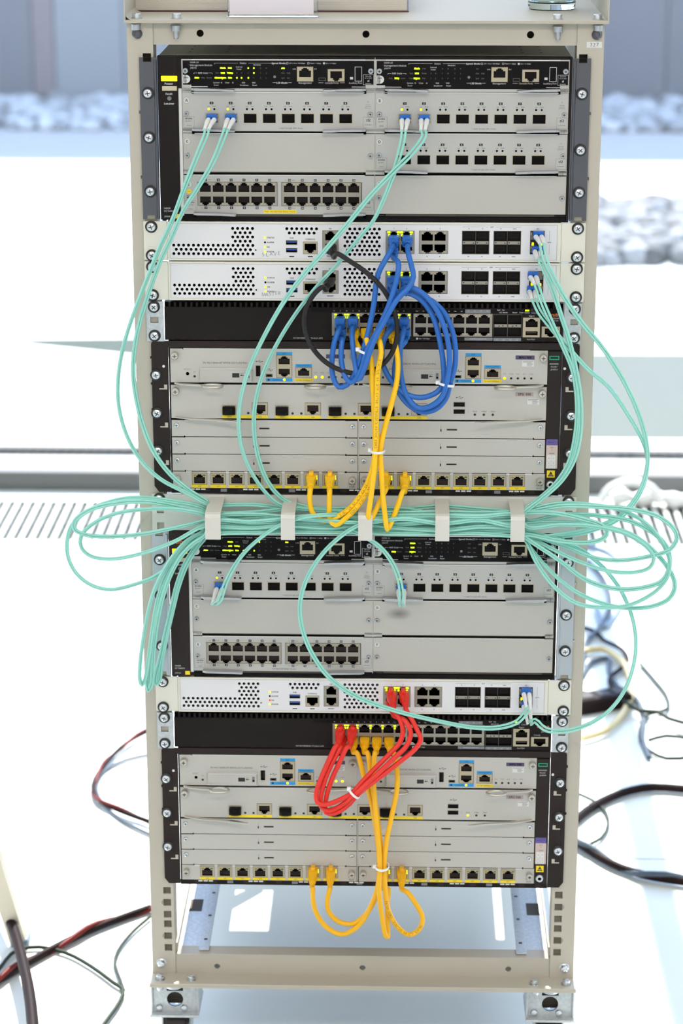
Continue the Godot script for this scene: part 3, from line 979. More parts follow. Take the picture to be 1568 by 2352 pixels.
	if port_lamps:
		for k in [[27.0, 11.4], [37.4, 11.4], [40.9, 11.4], [51.4, 11.4]]:
			lamp_box(root, k[0], k[1], 3.2, 2.0, 1.0, M.led, true); lamp_box(root, k[0] + (0.5 if k[0] < 30 or (k[0] > 40 and k[0] < 45) else -0.4), k[1] + 3.2, 2.2, 2.2, 1.0, M.led, true)
	return root

# ---------- access switch, one unit, black
func access_switch(label: String, top: float, lamps: Array) -> Node3D:
	curH = 44.45
	var root := thing("access_switch", label, "network switch", 0, top + curH)
	var g := G.new()
	g.box(M.black, -220.5, 219.5, 1.6, 43.6, -300, -4)
	g.box(M.cavity, -220, 219, 1.8, 7.0, -4, -3.4)
	for i in 36: g.box(M.brownblack, -214 + 12.1 * i, -210.6 + 12.1 * i, 42.8, 44.0, -4, -0.5)
	part("housing", g, root)
	if not shared.has("rib"):
		g = G.new()
		g.box(M.black, 0, 2.6, 1.8, 7.0, -3.4, -0.6, 0.3)
		shared.rib = g.mesh()
	for i in 72: mi("vent_rib", shared.rib, root, Vector3(-216 + 6.05 * i, curH, 0))
	g = G.new()
	g.plate(M.black, -220.5, 219.6, 6.9, 43.0, -4, 0, [[-35.5, 52.4, 12.2, 38.6], [54.0, 142.4, 12.6, 38.8], [142.4, 174.4, 13.1, 38.8], [175.3, 194.2, 16.9, 38.9], [195.8, 216.6, 26.6, 39.0]], M.cavity)
	g.box(M.black, -220.5, 219.6, 43.0, 44.2, -8, -0.8)
	g.box(M.blackface, -58, 219, 7.6, 12.0, -1, 0.05)
	part("front_panel", g, root)
	for s in [-1, 1]:
		g = G.new()
		g.plate(M.galva, -240.4 if s < 0 else 220.6, -221.4 if s < 0 else 239.4, 1.0, 46.0, -2, 0.2, [[-236.2 if s < 0 else 227.4, -227.2 if s < 0 else 235.8, 18.4, 25.0]], M.slot)
		g.box(M.slot, -237 if s < 0 else 226, -226 if s < 0 else 237, 17, 26, -5, -4)
		var ear := part("mounting_ear", g, root)
		for d in [6.8, 39.4]: screw(ear, s * 231.8, d, 0.2, false)
	g = G.new()
	var z := 0.12
	txt(g, M.print, "10/100/1000BASE-T Ports (1-24T)", -45.7, 41.2, 1.6, z, 1)
	txt(g, M.print, "Speed Mode:", -35, 41.2, 1.4, z, -1); txt(g, M.print, "Off = 10/100 Mbps   *Flash = 1 Gbps", 2, 41.2, 1.4, z, -1); bar(g, M.print, 57.8, 60, 40.2, 42.2, z); txt(g, M.print, "On = 10 Gbps", 61, 41.2, 1.4, z, -1)
	for i in 20:
		var x: float = (-33.0 + 7.0 * i) if i < 12 else (58.5 + 7.0 * (i - 12))
		txt(g, M.print, str(i + 1) + ("x" if i % 2 == 0 else ""), x, 10.2, 1.4, z)
	g.box(M.greybar, 111.6, 139.4, 8.0, 12.3, -0.1, 0.14); g.box(M.greybar, 111.2, 142.2, 39.6, 43.0, -0.1, 0.14); g.box(M.greybar, 143.0, 173.6, 39.9, 43.4, -0.1, 0.14)
	for i in 4: txt(g, M.print, str(21 + i), 115 + 7.0 * i, 9.6, 1.3, 0.2); txt(g, M.print, ["21S", "22S", "23S", "24S"][i], 147 + 7.4 * i, 42.0, 1.3, 0.2)
	txt(g, M.print, "Dual-Personality Ports", 126.5, 41.2, 1.3, 0.2)
	txt(g, M.print, "Spd", 148.3, 8.4, 1.5, z); txt(g, M.print, "Usr", 153.6, 8.4, 1.5, z); txt(g, M.print, "LED Mode", 153.6, 11.2, 1.5, z); txt(g, M.print, "Reset", 166.2, 11.2, 1.5, z); txt(g, M.print, "Clear", 173.4, 11.2, 1.5, z); txt(g, M.print, "Status", 179.7, 11.3, 1.5, z); txt(g, M.print, "Console", 188, 11.5, 1.5, z)
	txt(g, M.print, "Mgmt", 184.8, 15.0, 1.7, z); txt(g, M.print, "Aux/Test", 184.5, 41.3, 1.6, z); txt(g, M.print, "Console", 203, 24.6, 1.5, z)
	txt(g, M.orange, "aruba", 209.6, 13.7, 3.6, z, 0, true); txt(g, M.print, "2930M", 211, 17.6, 1.7, z); txt(g, M.print, "JL319A", 211, 20.2, 1.5, z)
	outline(g, M.dimprint, 184.6, 191.6, 7.0, 9.6, z, 0.3)
	part("lettering", g, root)
	jack_block("port_block", root, -35.5, 12.2, 87.9, 26.4, 6, 3.4, 12.0, 14.0, [1.2, 11.2], [16.0, 25.2], M.shell, true)
	jack_block("port_block", root, 54.3, 12.6, 87.6, 26.2, 6, 2.4, 12.0, 14.0, [1.2, 11.2], [15.6, 24.8], M.shell, true)
	g = G.new()
	g.plate(M.slot, 0, 31.6, 0, 25.6, -0.3, 0.4, [[0.6, 15.3, 0.8, 10.9], [16.1, 31.0, 0.8, 10.9], [0.6, 15.3, 15, 25.0], [16.1, 31, 15, 25.0]], M.cavity, 4)
	g.box(M.blackface, 0.4, 31.2, 0.4, 25.2, -8, -3)
	for k in 2:
		g.box(M.shell, 1.6 + 15 * k, 15.4 + 15 * k, 11.4, 14.6, -0.2, 0.7, 0.2)
		for sx in [6.5, 10.5]: g.tri(M.ink, Vector3(sx - 1 + 15 * k, -14 if sx < 8 else -12.2, 0.75), Vector3(sx + 1 + 15 * k, -14 if sx < 8 else -12.2, 0.75), Vector3(sx + 15 * k, -12.2 if sx < 8 else -14, 0.75))
	part("fibre_port_block", g, root, 142.6, 13.1)
	g = G.new()
	g.plate(M.shelltan, 0, 18.8, 0, 22, -0.3, 0.5, jack_holes(3.0, 16.2, 1.2, 10.6, true) + [[3.2, 16.4, 15.2, 19.6]], M.cavity, 4)
	g.box(M.cavity, 0.4, 18.4, 0.4, 21.6, -12, -8); g.box(M.slot, 4.4, 15.2, 16.6, 17.8, -8, -1)
	part("management_port", g, root, 175.3, 16.9)
	mi("console_port", jack(20.6, 12.4, 3.6, 2.2, 11.6, false, M.shelltan), root, Vector3(195.9, curH - 26.6, 0.1))
	lamp_box(root, 179.6, 8.8, 4.6, 1.8, 0.1, M.led, true)
	for k in lamps:
		lamp_box(root, k, 14.4, 2.8, 1.8, 0.8, M.led, true); lamp_box(root, k, 17.6, 2.2, 2.2, 0.8, M.led, true)
	return root

# ---------- router, four units
func long_handle() -> ArrayMesh:
	if not shared.has("lh"):
		var g := G.new()
		g.loft(M.nickel, [ring4(0, 0, 1.4, 0, 3), ring4(6, 0.5, 1.8, 2, 7), ring4(30, 0.6, 1.9, 6, 11), ring4(33, 0.7, 1.9, 7, 12)])
		var p := []
		for i in 25:
			var a := PI + TAU * i / 24.0
			p.append(Vector3(43 + cos(a) * 11, -1.4, 11 + sin(a) * 6.5))
		g.tube(M.nickel, p, 1.5, 8, false)
		shared.lh = g.mesh()
	return shared.lh

func flat_handle() -> ArrayMesh:
	if not shared.has("fh"):
		var g := G.new()
		g.loft(M.nickel, [ring4(0, 0, 1.2, 0, 3), ring4(20, 0.6, 1.8, 4, 9), ring4(58, 0.8, 2.0, 9, 14), ring4(76, 1.2, 2.2, 15, 18)])
		shared.fh = g.mesh()
	return shared.fh

func two_handles(p: Node, d: float, xl: float, xr: float, m: ArrayMesh):
	mi("pull_handle", m, p, Vector3(xl, -d, 0))
	mi("pull_handle", m, p, Vector3(xr, -d, 0)).scale.x = -1

func usb_mark(g: G, x: float, d: float, z: float):
	bar(g, M.ink, x - 3.0, x + 3.4, d - 0.15, d + 0.15, z); disc(g, M.ink, x - 3.0, d, 0.7, z, 8)
	g.tri(M.ink, Vector3(x + 3.2, -d - 0.6, z), Vector3(x + 4.6, -d, z), Vector3(x + 3.2, -d + 0.6, z))
	bar(g, M.ink, x - 0.5, x + 1.6, d + 0.9, d + 1.15, z); bar(g, M.ink, x - 1.5, x + 0.3, d - 1.2, d - 0.95, z); disc(g, M.ink, x + 0.6, d - 1.1, 0.5, z, 8); bar(g, M.ink, x + 1.4, x + 2.2, d + 0.6, d + 1.5, z)

func processor_card(root: Node, x: float, d: float, w: float, lit: Array):     # local x measured from the card's left edge
	var g := G.new()
	g.plate(M.hp, 0.2, w, 0, 38.6, -1.2, 0, [[95.4, 100.6, 18.8, 31.2], [118.4, 135.8, 6.6, 32.4], [139.4, 157.8, 20.6, 32.2]], M.cavity)
	g.box(M.modlip, 15, w - 20, -0.5, 0.2, -5, 0.5)
	g.box(M.cavity, 0, w, 38.7, 39.8, -6, -1.4)
	g.box(M.cavity, 14.2, 15.2, -0.4, 0.8, -1, 0.1)
	var p := part("processor_card", g, root, x, d)
	g = G.new()
	g.box(M.cavity, 18.4, 20.2, 27.7, 29.4, -0.2, 0.1)
	disc(g, M.cavity, 19.2, 28.6, 1.9, 0.05); disc(g, M.ink, 27.0, 31.6, 1.2, 0.05); ring(g, M.grayink, 27, 31.6, 1.2, 1.5, 0.06)
	txt(g, M.grayink, "RESET", 19, 23.6, 2.0, 0.05); txt(g, M.grayink, "CF", 27, 26.6, 2.0, 0.05)
	txt(g, M.ink, "DO NOT REMOVE WHEN LED FLASHING", 61.2, 15.9, 2.1, 0.05, 0, false, 0.96)
	txt(g, M.ink, "PUSH", 80.1, 27, 1.0, 4.2)
	usb_mark(g, 99, 14.2, 0.05); usb_mark(g, 110.2, 23.8, 0.05)
	g.box(M.bluelabel, 118.4, 136.0, 3.2, 6.6, -0.1, 0.12); txt(g, M.ink, "AUX", 127, 4.9, 1.7, 0.2)
	g.box(M.bluelabel, 106.6, 136.0, 33.2, 37.0, -0.1, 0.12); txt(g, M.ink, "CONSOLE", 119.8, 35.1, 1.9, 0.2); disc(g, M.ink, 109.6, 35.0, 1.2, 0.2)
	g.box(M.bluelabel, 139.4, 157.8, 16.9, 20.4, -0.1, 0.12); txt(g, M.ink, "MANAGEMENT", 148.6, 18.6, 1.5, 0.2)
	g.box(M.yellowlabel, 138.6, 158.8, 33.6, 36.9, -0.1, 0.12); txt(g, M.ink, "10/100/1000Base-T", 148.6, 35.3, 1.5, 0.2)
	for i in 5: txt(g, M.grayink, ["SYS", "PWR", "PoE", "ACT", "FAN"][i], 161.9 + 7.4 * i, 26.8, 1.7, 0.05)
	g.box(M.purple, 173.6, 194.6, 5.6, 10.2, -0.1, 0.15); txt(g, M.cavity, "MPU-100", 184.2, 7.9, 2.4, 0.2, 0, true)
	g.box(M.paper, 181.0, 194.2, 11.4, 18.2, -0.1, 0.12)
	for i in 6: bar(g, M.dimprint, 186.5 if i > 1 else 181.6, 193.6 - (i % 3), 12.0 + i, 12.4 + i, 0.16)
	sub("lettering", g, p)
	g = G.new()
	g.box(M.hp, 33.0, 91.0, 22.0, 36.4, -1, 4, 0.7)
	g.box(M.modlip, 33.6, 91.8, 21.6, 22.4, -1, 5, 0.3); g.box(M.modlip, 32.4, 91.4, 35.8, 36.6, -1, 5, 0.3)
	g.box(M.ink, 69.3, 77.2, 26.7, 31.7, 3.6, 4.1)
	bar(g, M.ink, 79, 82, 28.6, 29.4, 4.1); g.tri(M.ink, Vector3(78, -29, 4.1), Vector3(79.8, -30.2, 4.1), Vector3(79.8, -27.8, 4.1))
	g.box(M.greybar, 85.6, 88.6, 25.4, 32.2, 3.6, 4.3); g.box(M.cavity, 86.2, 88.2, 29.4, 31.4, 4.0, 4.4)
	sub("card_slot_cover", g, p)
	mi("usb_port", usb_port(5.2, 12.4, M.blackface, M.slot), p, Vector3(95.4, -18.8, 0.1))
	g = G.new()
	g.box(M.slot, 106.2, 114.2, 28.2, 32.2, -2, 0.3, 0.5); g.box(M.cavity, 107.4, 113, 29.2, 31.2, -2, 0.4, 0.3)
	sub("mini_usb_port", g, p)
	jack_block("console_port", p, 118.4, 6.6, 17.4, 25.8, 1, 2.5, 12.3, 14, [1.4, 10.4], [15.7, 24.6], M.shelltan)
	mi("management_port", jack(18.4, 11.6, 3.0, 0.9, 9.4, true, M.shelltan), p, Vector3(139.4, -20.6, 0.1))
	round_lamp(p, 127.0, 34.9, 1.5, M.ledy)
	for i in 5: round_lamp(p, 161.9 + 7.4 * i, 31.7, 1.55 if lit.has(i) else 1.3, M.ledy if lit.has(i) else M.ledhole)
	mi("thumbscrew", thumbscrew(4.2, M.nickel), p, Vector3(5.6, -7.2, 0))
	mi("thumbscrew", thumbscrew(4.2, M.nickel), p, Vector3(w - 5.0, -7.2, 0))
	two_handles(p, 38.4, 4.5, w - 4.0, long_handle())

func service_card(root: Node, lit: bool):
	var g := G.new()
	var holes := []
	for i in 4: holes.append([90.5 + 59.35 * i, 108.2 + 59.35 * i, 19.6, 33.4])
	for dd in [17.6, 25.8]: holes.append([315.6, 328.4, dd + 0.1, dd + 5.5])
	g.plate(M.hp, 0.2, 418.8, 0, 38.2, -1.2, 0, holes, M.cavity)
	g.box(M.modlip, 15, 400, -0.6, 0.1, -5, 0.5)
	g.box(M.cavity, 0, 418, 38.4, 39.8, -6, -1.4)
	var p := part("service_card", g, root, -215.4, 51.2)
	g = G.new()
	for i in 4:
		var x := 59.35 * i
		g.box(M.yellowlabel, 57.0 + x, 108.2 + x, 34.6, 38.0, -0.1, 0.12)
		txt(g, M.ink, "SFP%d" % i, 65 + x, 36.2, 1.6, 0.2); txt(g, M.ink, "GE%d" % i, 99.4 + x, 36.2, 1.6, 0.2)
	usb_mark(g, 322, 12.5, 0.05)
	txt(g, M.grayink, "1", 332, 20.5, 1.2, 0.05); txt(g, M.grayink, "0", 332, 28.5, 1.2, 0.05)
	for i in 3: txt(g, M.ink, ["RUN", "VPM0", "VPM1"][i], 339.5 + 10 * i, 28.4, 1.6, 0.05)
	g.box(M.spulabel, 384.2, 404.2, 5.8, 10.6, -0.1, 0.15); txt(g, M.ink, "SPU-100", 394.2, 8.2, 2.7, 0.2, 0, true)
	g.box(M.paper, 397.8, 411, 13.2, 19.8, -0.1, 0.12)
	for i in 6: bar(g, M.dimprint, 403.2 if i > 1 else 398.2, 410.2 - (i % 3), 13.8 + i, 14.2 + i, 0.16)
	sub("lettering", g, p)
	for i in 4:
		var x := 59.35 * i
		mi("fibre_port", sfp_cage(15.6, 11.2, true), p, Vector3(57.0 + x, -22.6, 0.1))
		mi("network_port", jack(17.7, 13.8, 2.6, 2.8, 13.2, false, M.shelltan), p, Vector3(90.5 + x, -19.6, 0.1))
		for xx in [76.6, 86.4]: round_lamp(p, xx + x, 32.0, 1.4, M.ledhole)
	for dd in [17.6, 25.8]: mi("usb_port", usb_port(13.0, 5.6, M.blackface, M.shell), p, Vector3(315.5, -dd, 0.1))
	for i in 3: round_lamp(p, 339.5 + 10 * i, 32.1, 1.4, M.ledy if lit and i == 0 else M.ledhole)
	mi("thumbscrew", thumbscrew(4.2, M.nickel), p, Vector3(5.6, -6.2, 0)); mi("thumbscrew", thumbscrew(4.2, M.nickel), p, Vector3(413.8, -6.4, 0))
	two_handles(p, 36.2, 4.5, 415, flat_handle())

func router(label: String, top: float, lit_left: Array, lit_right: Array, lit_run: bool, busy: Array) -> Node3D:
	curH = 177.8
	var root := thing("modular_router", label, "router", 0, top + curH)
	var g := G.new()
	g.box(M.brownblack, -217.2, 219.6, 1.0, 177.0, -440, -2.2, 0.5)
	g.box(M.brownblack, -217.2, 219.6, 1.0, 8.8, -4, 0.4, 0.5)
	g.box(M.black, -217.2, 219.6, 171.2, 177.2, -4, -0.4)
	for i in 22: g.box(M.greybar if i % 4 == 2 else M.brownblack, -200 + 19.3 * i, -193 + 19.3 * i, 172.0, 175.4, -1, -0.2)
	for i in 7:
		for k in 3: g.box(M.paper if i % 2 else M.modlip, -196 + 60 * i + 6.2 * k, -191 + 60 * i + 6.2 * k, 171.8, 173.4, -0.6, -0.1)
	part("housing", g, root)
	for s in [-1, 1]:
		g = G.new()
		var xo := -236.2 if s < 0 else 238.6
		var xi := -217.4 if s < 0 else 219.8
		var pts := [Vector2(xi, -1.5), Vector2(xo + 2.0 * -s, -1.5), Vector2(xo, -4.5), Vector2(xo, -169), Vector2(xo - 5 * s, -176), Vector2(xi, -176)]
		var fr := []
		var bk := []
		for q in pts:
			fr.append(Vector3(q.x, q.y, 0.2)); bk.append(Vector3(q.x, q.y, -2.2))
		g.loft(M.brownblack, [bk, fr])
		for k in 3: g.lathe(M.brownblack, Vector3(xo, -(20.0 + 30 * k), -1), [[1.4, -1.2], [1.4, 1.2]], 8, 1)
		var ear := part("mounting_ear", g, root)
		for k in 3: screw(ear, s * 231.2, 39.8 + 43.9 * k, 0.2, false)
		for k in 3:
			g = G.new()
			var d := 53.0 + 43.9 * k
			var a := -228.2 if s < 0 else 224.2
			g.box(M.rack, a, a + 9.0, d + 2.0, d + 3.6, -0.4, 0.35, 0.2)
			g.box(M.rack, a + 5.4 if s < 0 else a, a + 9.0 if s < 0 else a + 3.6, d - 2.2, d + 3.0, -0.4, 0.34, 0.2)
			sub("ear_slot", g, ear)
		g = G.new()
		g.lathe(M.panel, Vector3(-222.7 * -s, -29.9, 0.2), [[1.6, 0], [1.6, 0.15], [0, 0.2]], 10)
		sub("ear_hole", g, ear)
	g = G.new()
	g.box(M.brownblack, 203.8, 219.4, 10.6, 171.4, -3, 0.2, 0.3)
	g.box(M.hp, -6.6, -5.4, 9.5, 171, -4, -0.6)
	outline(g, M.green, 205.4, 216.4, 15.4, 20.0, 0.3, 1.1)
	txt(g, M.print, "MSR4060", 210.8, 24.6, 1.7, 0.3); txt(g, M.print, "Router", 210.9, 27.7, 1.7, 0.3); txt(g, M.print, "JG403A", 211, 30.9, 1.7, 0.3)
	var bezel := part("label_strip", g, root)
	g = G.new()
	g.box(M.violet, 204.4, 217.2, 111.1, 118.2, 0, 0.4); txt(g, M.ink, "MPU  0  1", 210.8, 114.6, 1.5, 0.45)
	g.box(M.pink, 204.6, 217.4, 118.2, 145.2, 0, 0.4); txt(g, M.ink, "SPU", 211, 120.8, 1.6, 0.45); txt(g, M.ink, "2", 211, 123.4, 1.6, 0.45); txt(g, M.ink, "HMIM", 211, 127.6, 1.5, 0.45)
	for r in 3:
		for c in 2:
			g.box(M.paper, 205.7 + 5.0 * c, 210.3 + 5.0 * c, 129.6 + (0 if r == 0 else 7.6 + 4.2 * (r - 1)), 136.8 if r == 0 else 141.0 + 4.2 * (r - 1), 0.3, 0.5)
			txt(g, M.ink, ["8", "5", "4", "3", "2", "1"][r * 2 + c], 208 + 5.0 * c, [133.2, 139, 143.2][r], 1.6, 0.55)
	g.box(M.yellowlabel, 206.0, 215.0, 147.6, 155.8, 0, 0.45)
	g.tri(M.ink, Vector3(207, -154.4, 0.5), Vector3(214, -154.4, 0.5), Vector3(210.5, -148.4, 0.5))
	bar(g, M.yellowlabel, 208.4, 212.8, 152.4, 153.0, 0.55)
	sub("slot_label", g, bezel)
	g = G.new()
	g.lathe(M.chrome, Vector3(210.4, -164.1, 0.2), [[4.8, 0], [4.8, 1.0], [4.0, 2.2], [2.6, 2.6], [2.0, 2.0], [2.0, 0.4]], 20)
	disc(g, M.cavity, 210.4, 164.1, 2.0, 0.7)
	sub("grounding_socket", g, bezel)
	processor_card(root, -215.4, 9.6, 208.8, lit_left)
	processor_card(root, -5.6, 9.6, 209.2, lit_right)
	service_card(root, lit_run)
	for r in 3:
		for c in 2:
			g = G.new()
			var w := 208.4
			g.plate(M.hp, 0.2, w, 0, 18.9, -1.0, 0)
			g.box(M.cavity, 14.4, 195.6, 19.0, 20.0, -4, -0.9); g.box(M.modlip, 15, 195, -0.4, 0.1, -4, 0.4)
			g.box(M.cavity, 13.9, 15.1, 18.0, 20.2, -1, 0.1); g.box(M.cavity, 195, 196.2, 18.0, 20.2, -1, 0.1)
			var x := -215.4 if c == 0 else -5.4
			var p := part("blanking_plate", g, root, x, 91.8 + 20.15 * r)
			g = G.new()
			g.plate(M.slot, 98.4, 110, 8.2, 10.0, -0.4, 0.25); g.box(M.cavity, 99.4, 109, 8.8, 9.4, -0.2, 0.3)
			g.box(M.ink, 91.2, 92.6, 8.6, 11.4, 0, 0.12); bar(g, M.ink, 91.75, 92.0, 4.8, 8.6, 0.1)
			sub("finger_slot", g, p)
			mi("screw", small_screw(2.9, M.chrome), p, Vector3(5.6, -5.9, 0)); mi("screw", small_screw(2.9, M.chrome), p, Vector3(202.9, -5.9, 0))
	for c in 2:
		g = G.new()
		var holes := []
		for i in 8: holes.append([21.8 + 21.05 * i, 38.8 + 21.05 * i, 0.9, 14.8])
		g.plate(M.hp, 0.2, 208.4, -0.2, 18.8, -1.0, 0, holes, M.cavity)
		for i in 9: g.box(M.modlip, 18.0 + 21.05 * i - (3 if i == 0 else 0), 21.4 + 21.05 * i + (4 if i == 8 else 0), -0.8, 0.6, -3, 1.0, 0.2)
		var x := -215.4 if c == 0 else -5.4
		if c == 1: x += 0.8
		var p := part("ethernet_card", g, root, x, 152.2)
		g = G.new()
		for i in 8:
			g.box(M.yellowlabel, 21.4 + 21.05 * i, 39.2 + 21.05 * i, 15.0, 18.5, -0.1, 0.12); txt(g, M.ink, "GE%d" % i, 30.3 + 21.05 * i, 16.8, 1.5, 0.2)
		txt(g, M.ink, "HMIM", 202.4, 13.2, 2.0, 0.05); txt(g, M.ink, "8GEE", 202.4, 16.6, 2.0, 0.05)
		sub("lettering", g, p)
		for i in 8:
			var on: bool = busy.has(c * 8 + i)
			mi("network_port", jack(17.0, 13.9, 2.3, 1.8, 12.4, true, M.shelltan, ["amberoff", "led" if on else "ledoff"]), p, Vector3(21.8 + 21.05 * i, -0.9, 0.1))
			if on: lamp_box(p, 36.0 + 21.05 * i, 6.6, 2.2, 2.6, 0.8, M.led)
		mi("thumbscrew", thumbscrew(3.9, M.nickel), p, Vector3(5.6, -7.2, 0)); mi("thumbscrew", thumbscrew(3.9, M.nickel), p, Vector3(202.8, -7.4, 0))
	return root

# ---------- cable manager: a one-unit panel with five hooks
func cable_manager():
	curH = 44.45
	var root := thing("cable_manager", "pale grey panel with five hooks that hold the aqua cable bundle", "cable organiser", 0, 311.15 + 44.45)
	var g := G.new()
	g.plate(M.lace, -240, 240.4, 1.0, 43.6, -2, 0.2, [[-234.4, -226.4, 34.6, 43.7], [-234.4, -226.4, 17, 23.5], [228, 236, 17, 23.5]], M.slot)
	g.box(M.slot, -237, -224, 15, 44, -6, -5); g.box(M.slot, 226, 238, 15, 25, -6, -5)
	part("panel", g, root)
	for s in [-1, 1]: screw(root, s * 231.2, 6.0, 0.2)
	for i in 5:
		g = G.new()
		var x: float = [-165.6, -82.4, 3.2, 88.4, 171.4][i]
		var w := 8.6 if i == 0 else 7.8
		var prof := [[0.2, 3.6], [58, 3.6], [62, 5.0], [64, 8.6], [64, 33.6], [62.2, 33.6], [62.2, 9.4], [60.6, 6.6], [57.4, 5.5], [0.2, 5.5]]
		var a := []
		var b := []
		for q in prof:
			a.append(Vector3(x - w, -q[1], q[0])); b.append(Vector3(x + w, -q[1], q[0]))
		var n := prof.size()
		for k in n:
			var j := (k + 1) % n
			g.quad(M.lace, a[k], b[k], b[j], a[j])
		for k in 4:
			g.quad(M.lace, a[k], a[k + 1], a[8 - k], a[9 - k]); g.quad(M.lace, b[k], b[9 - k], b[8 - k], b[k + 1])
		part("cable_hook", g, root)

# ---------- the rack itself
func hex_bolt(parent: Node, x: float, y: float, z: float, up: bool, called := "bolt"):
	if not shared.has("hb"):
		var g := G.new()
		g.lathe(M.chrome, Vector3.ZERO, [[6.2, 0.0], [6.2, 0.9], [5.2, 0.9]], 18, 1)
		g.lathe(M.chrome, Vector3.ZERO, [[5.2, 0.9], [5.2, 5.0], [4.4, 5.6], [2.0, 5.6], [1.8, 4.6], [0, 4.6]], 6, 1)
		shared.hb = g.mesh()
		g = G.new()
		g.lathe(M.zinc, Vector3.ZERO, [[0.0, -14.0], [2.4, -14.0], [2.9, -13.0], [2.9, -6.0], [5.4, -6.0], [5.4, -0.6], [6.2, -0.6], [6.2, 0.0]], 6, 1)
		shared.hn = g.mesh()
	mi(called, shared.hb if up else shared.hn, parent, Vector3(x, FL + y, z))

func rack():
	var root := thing("rack_frame", "open beige steel rack on castors that carries all the network equipment", "equipment rack", 0, FL)
	var yo := Vector3(0, FL, 0)
	for s in [-1, 1]:
		for front in [true, false]:
			var g := G.new()
			g.o = yo
			var xa := -254.0 if s < 0 else 226.0
			var xb := -226.0 if s < 0 else 254.6
			var zf := -3.0 if front else -630.0
			var holes := []
			if front:
				for d in [6.35, 22.2, 38.1, 50.8, 66.7, 82.5]: holes.append([s * 234.2 - 4.5, s * 234.2 + 4.5, 800.1 + d - 1.2, 800.1 + d + 7.8])
				holes.append([s * 233.0 - 4.5, s * 233.0 + 4.5, -180.2, -171.2])
			g.plate(M.rack, xa, xb, -212.5 if front else -212.0, 921.5, zf - 2.0, zf, holes, M.rack)
			if front:
				for d in [22.2, 66.7]:      # the clipped corner of every third hole
					var hx: float = s * 238.7
					g.quad(M.holeback, Vector3(hx, -(800.1 + d - 0.6), zf + 0.05), Vector3(hx + 2.4 * s, -(800.1 + d + 2.0), zf + 0.05), Vector3(hx + 2.4 * s, -(800.1 + d + 4.6), zf + 0.05), Vector3(hx, -(800.1 + d + 7.2), zf + 0.05))
				g.box(M.holeback, xa + 3, xb - 3, 780, 900, zf - 9, zf - 7); g.box(M.slot, xa + 3, xb - 3, -200, -150, zf - 16, zf - 14)
			g.box(M.rack, xa if s < 0 else xb - 2, xa + 2 if s < 0 else xb, -212, 921, zf - 30, zf - 0.5)
			g.box(M.rack, xb - 2 if s < 0 else xa, xb if s < 0 else xa + 2, -212, 921, zf - 30, zf - 0.5)
			mi("post", g.mesh(), root)
	for front in [true, false]:
		var g := G.new()
		g.o = yo
		var zf := -4.5 if front else -628.0
		g.plate(M.rack, -226.2, 226.2, -212, -189.2, zf - 2, zf, [[-175.6, -201.2, 3.9], [1.4, -200.6, 3.9], [176.4, -200.4, 3.9]], M.rack)
		g.box(M.rack, -226, 226, -190.8, -189.2, zf - 24, zf - 0.5); g.box(M.rack, -226, 226, -212, -210, zf - 24, zf - 0.5)
		for x in [-175.6, 1.4, 176.4]: g.box(M.slot, x - 8, x + 8, -209, -192, zf - 26, zf - 24)
		mi("top_beam", g.mesh(), root)
		g = G.new()
		g.o = yo
		g.plate(M.rack, -226.4, 226.4, 896.6, 921.5, zf - 2, zf, [[-175.8, 911.4, 3.7], [0.2, 911.0, 3.7], [176.2, 910.4, 3.7]], M.rack)
		g.box(M.rack, -226.4, 226.4, 895.2, 897.2, zf - 22, zf, 0.5)
		g.box(M.rack, -255, 256.4, 920.6, 923.4, zf - 40, zf + (28 if front else 2), 0.8)
		g.box(M.rack, -255, 256.4, 923.0, 926.0, zf + 25, zf + 28, 0.5) if front else null
		mi("bottom_beam", g.mesh(), root)
	for s in [-1, 1]:
		var g := G.new()
		g.o = yo
		var xa := -226.0 if s < 0 else 186.0
		g.plate(M.galva, xa, xa + 40, 890, 894, -620, -619)
		var za := -600.0
		g.box(M.galva, xa + (0 if s < 0 else 12), xa + (28 if s < 0 else 40), 896, 898, za, -12)
		g.box(M.galva, xa + (28 if s < 0 else 0), xa + (40 if s < 0 else 12), 892.5, 894.5, za, -12, 0.5)
		g.box(M.galva, xa + (27 if s < 0 else 11), xa + (29 if s < 0 else 13), 893, 898, za, -12)
		for k in 8: g.box(M.slot, xa + (32 if s < 0 else 4), xa + (36 if s < 0 else 8), 892.2, 892.6, -40.0 - 62 * k, -36.0 - 62 * k)
		g.box(M.slot, xa + (6 if s < 0 else 18), xa + (22 if s < 0 else 34), 895.7, 896.1, -150, -118)
		g.box(M.rack, -226 if s < 0 else 224, -224 if s < 0 else 226, 884, 900, za, -12)
		mi("side_rail", g.mesh(), root)
		for d in [-211.0, 300.0]:
			g = G.new()
			g.o = yo
			g.box(M.galva, -252 if s < 0 else 240, -240 if s < 0 else 252, d, d + 20, -628, -36, 1.0)
			mi("depth_strut", g.mesh(), root)
	var g := G.new()
	g.o = yo
	# unseen rear sheet, added to shade the floor; its openings shape the sun patches
	g.plate(M.galva, -226, 226, 560, 890, -634, -632, [[-204, -134, 660, 806], [176, 193, 640, 860], [-217.6, -209.4, 640, 806]], M.galva)
	for q in [[-204, 752, -166, 806, 5.0], [-204, 722, -152, 806, 8.0]]:
		var a2 := Vector3(q[0], -q[1], -633)
		var b2 := Vector3(q[2], -q[3], -633)
		var w2: Vector3 = (b2 - a2).cross(Vector3(0, 0, 1)).normalized() * q[4]
		g.loft(M.galva, [[a2 - w2, a2 + w2, b2 + w2, b2 - w2], [a2 - w2 + Vector3(0, 0, 2), a2 + w2 + Vector3(0, 0, 2), b2 + w2 + Vector3(0, 0, 2), b2 - w2 + Vector3(0, 0, 2)]])
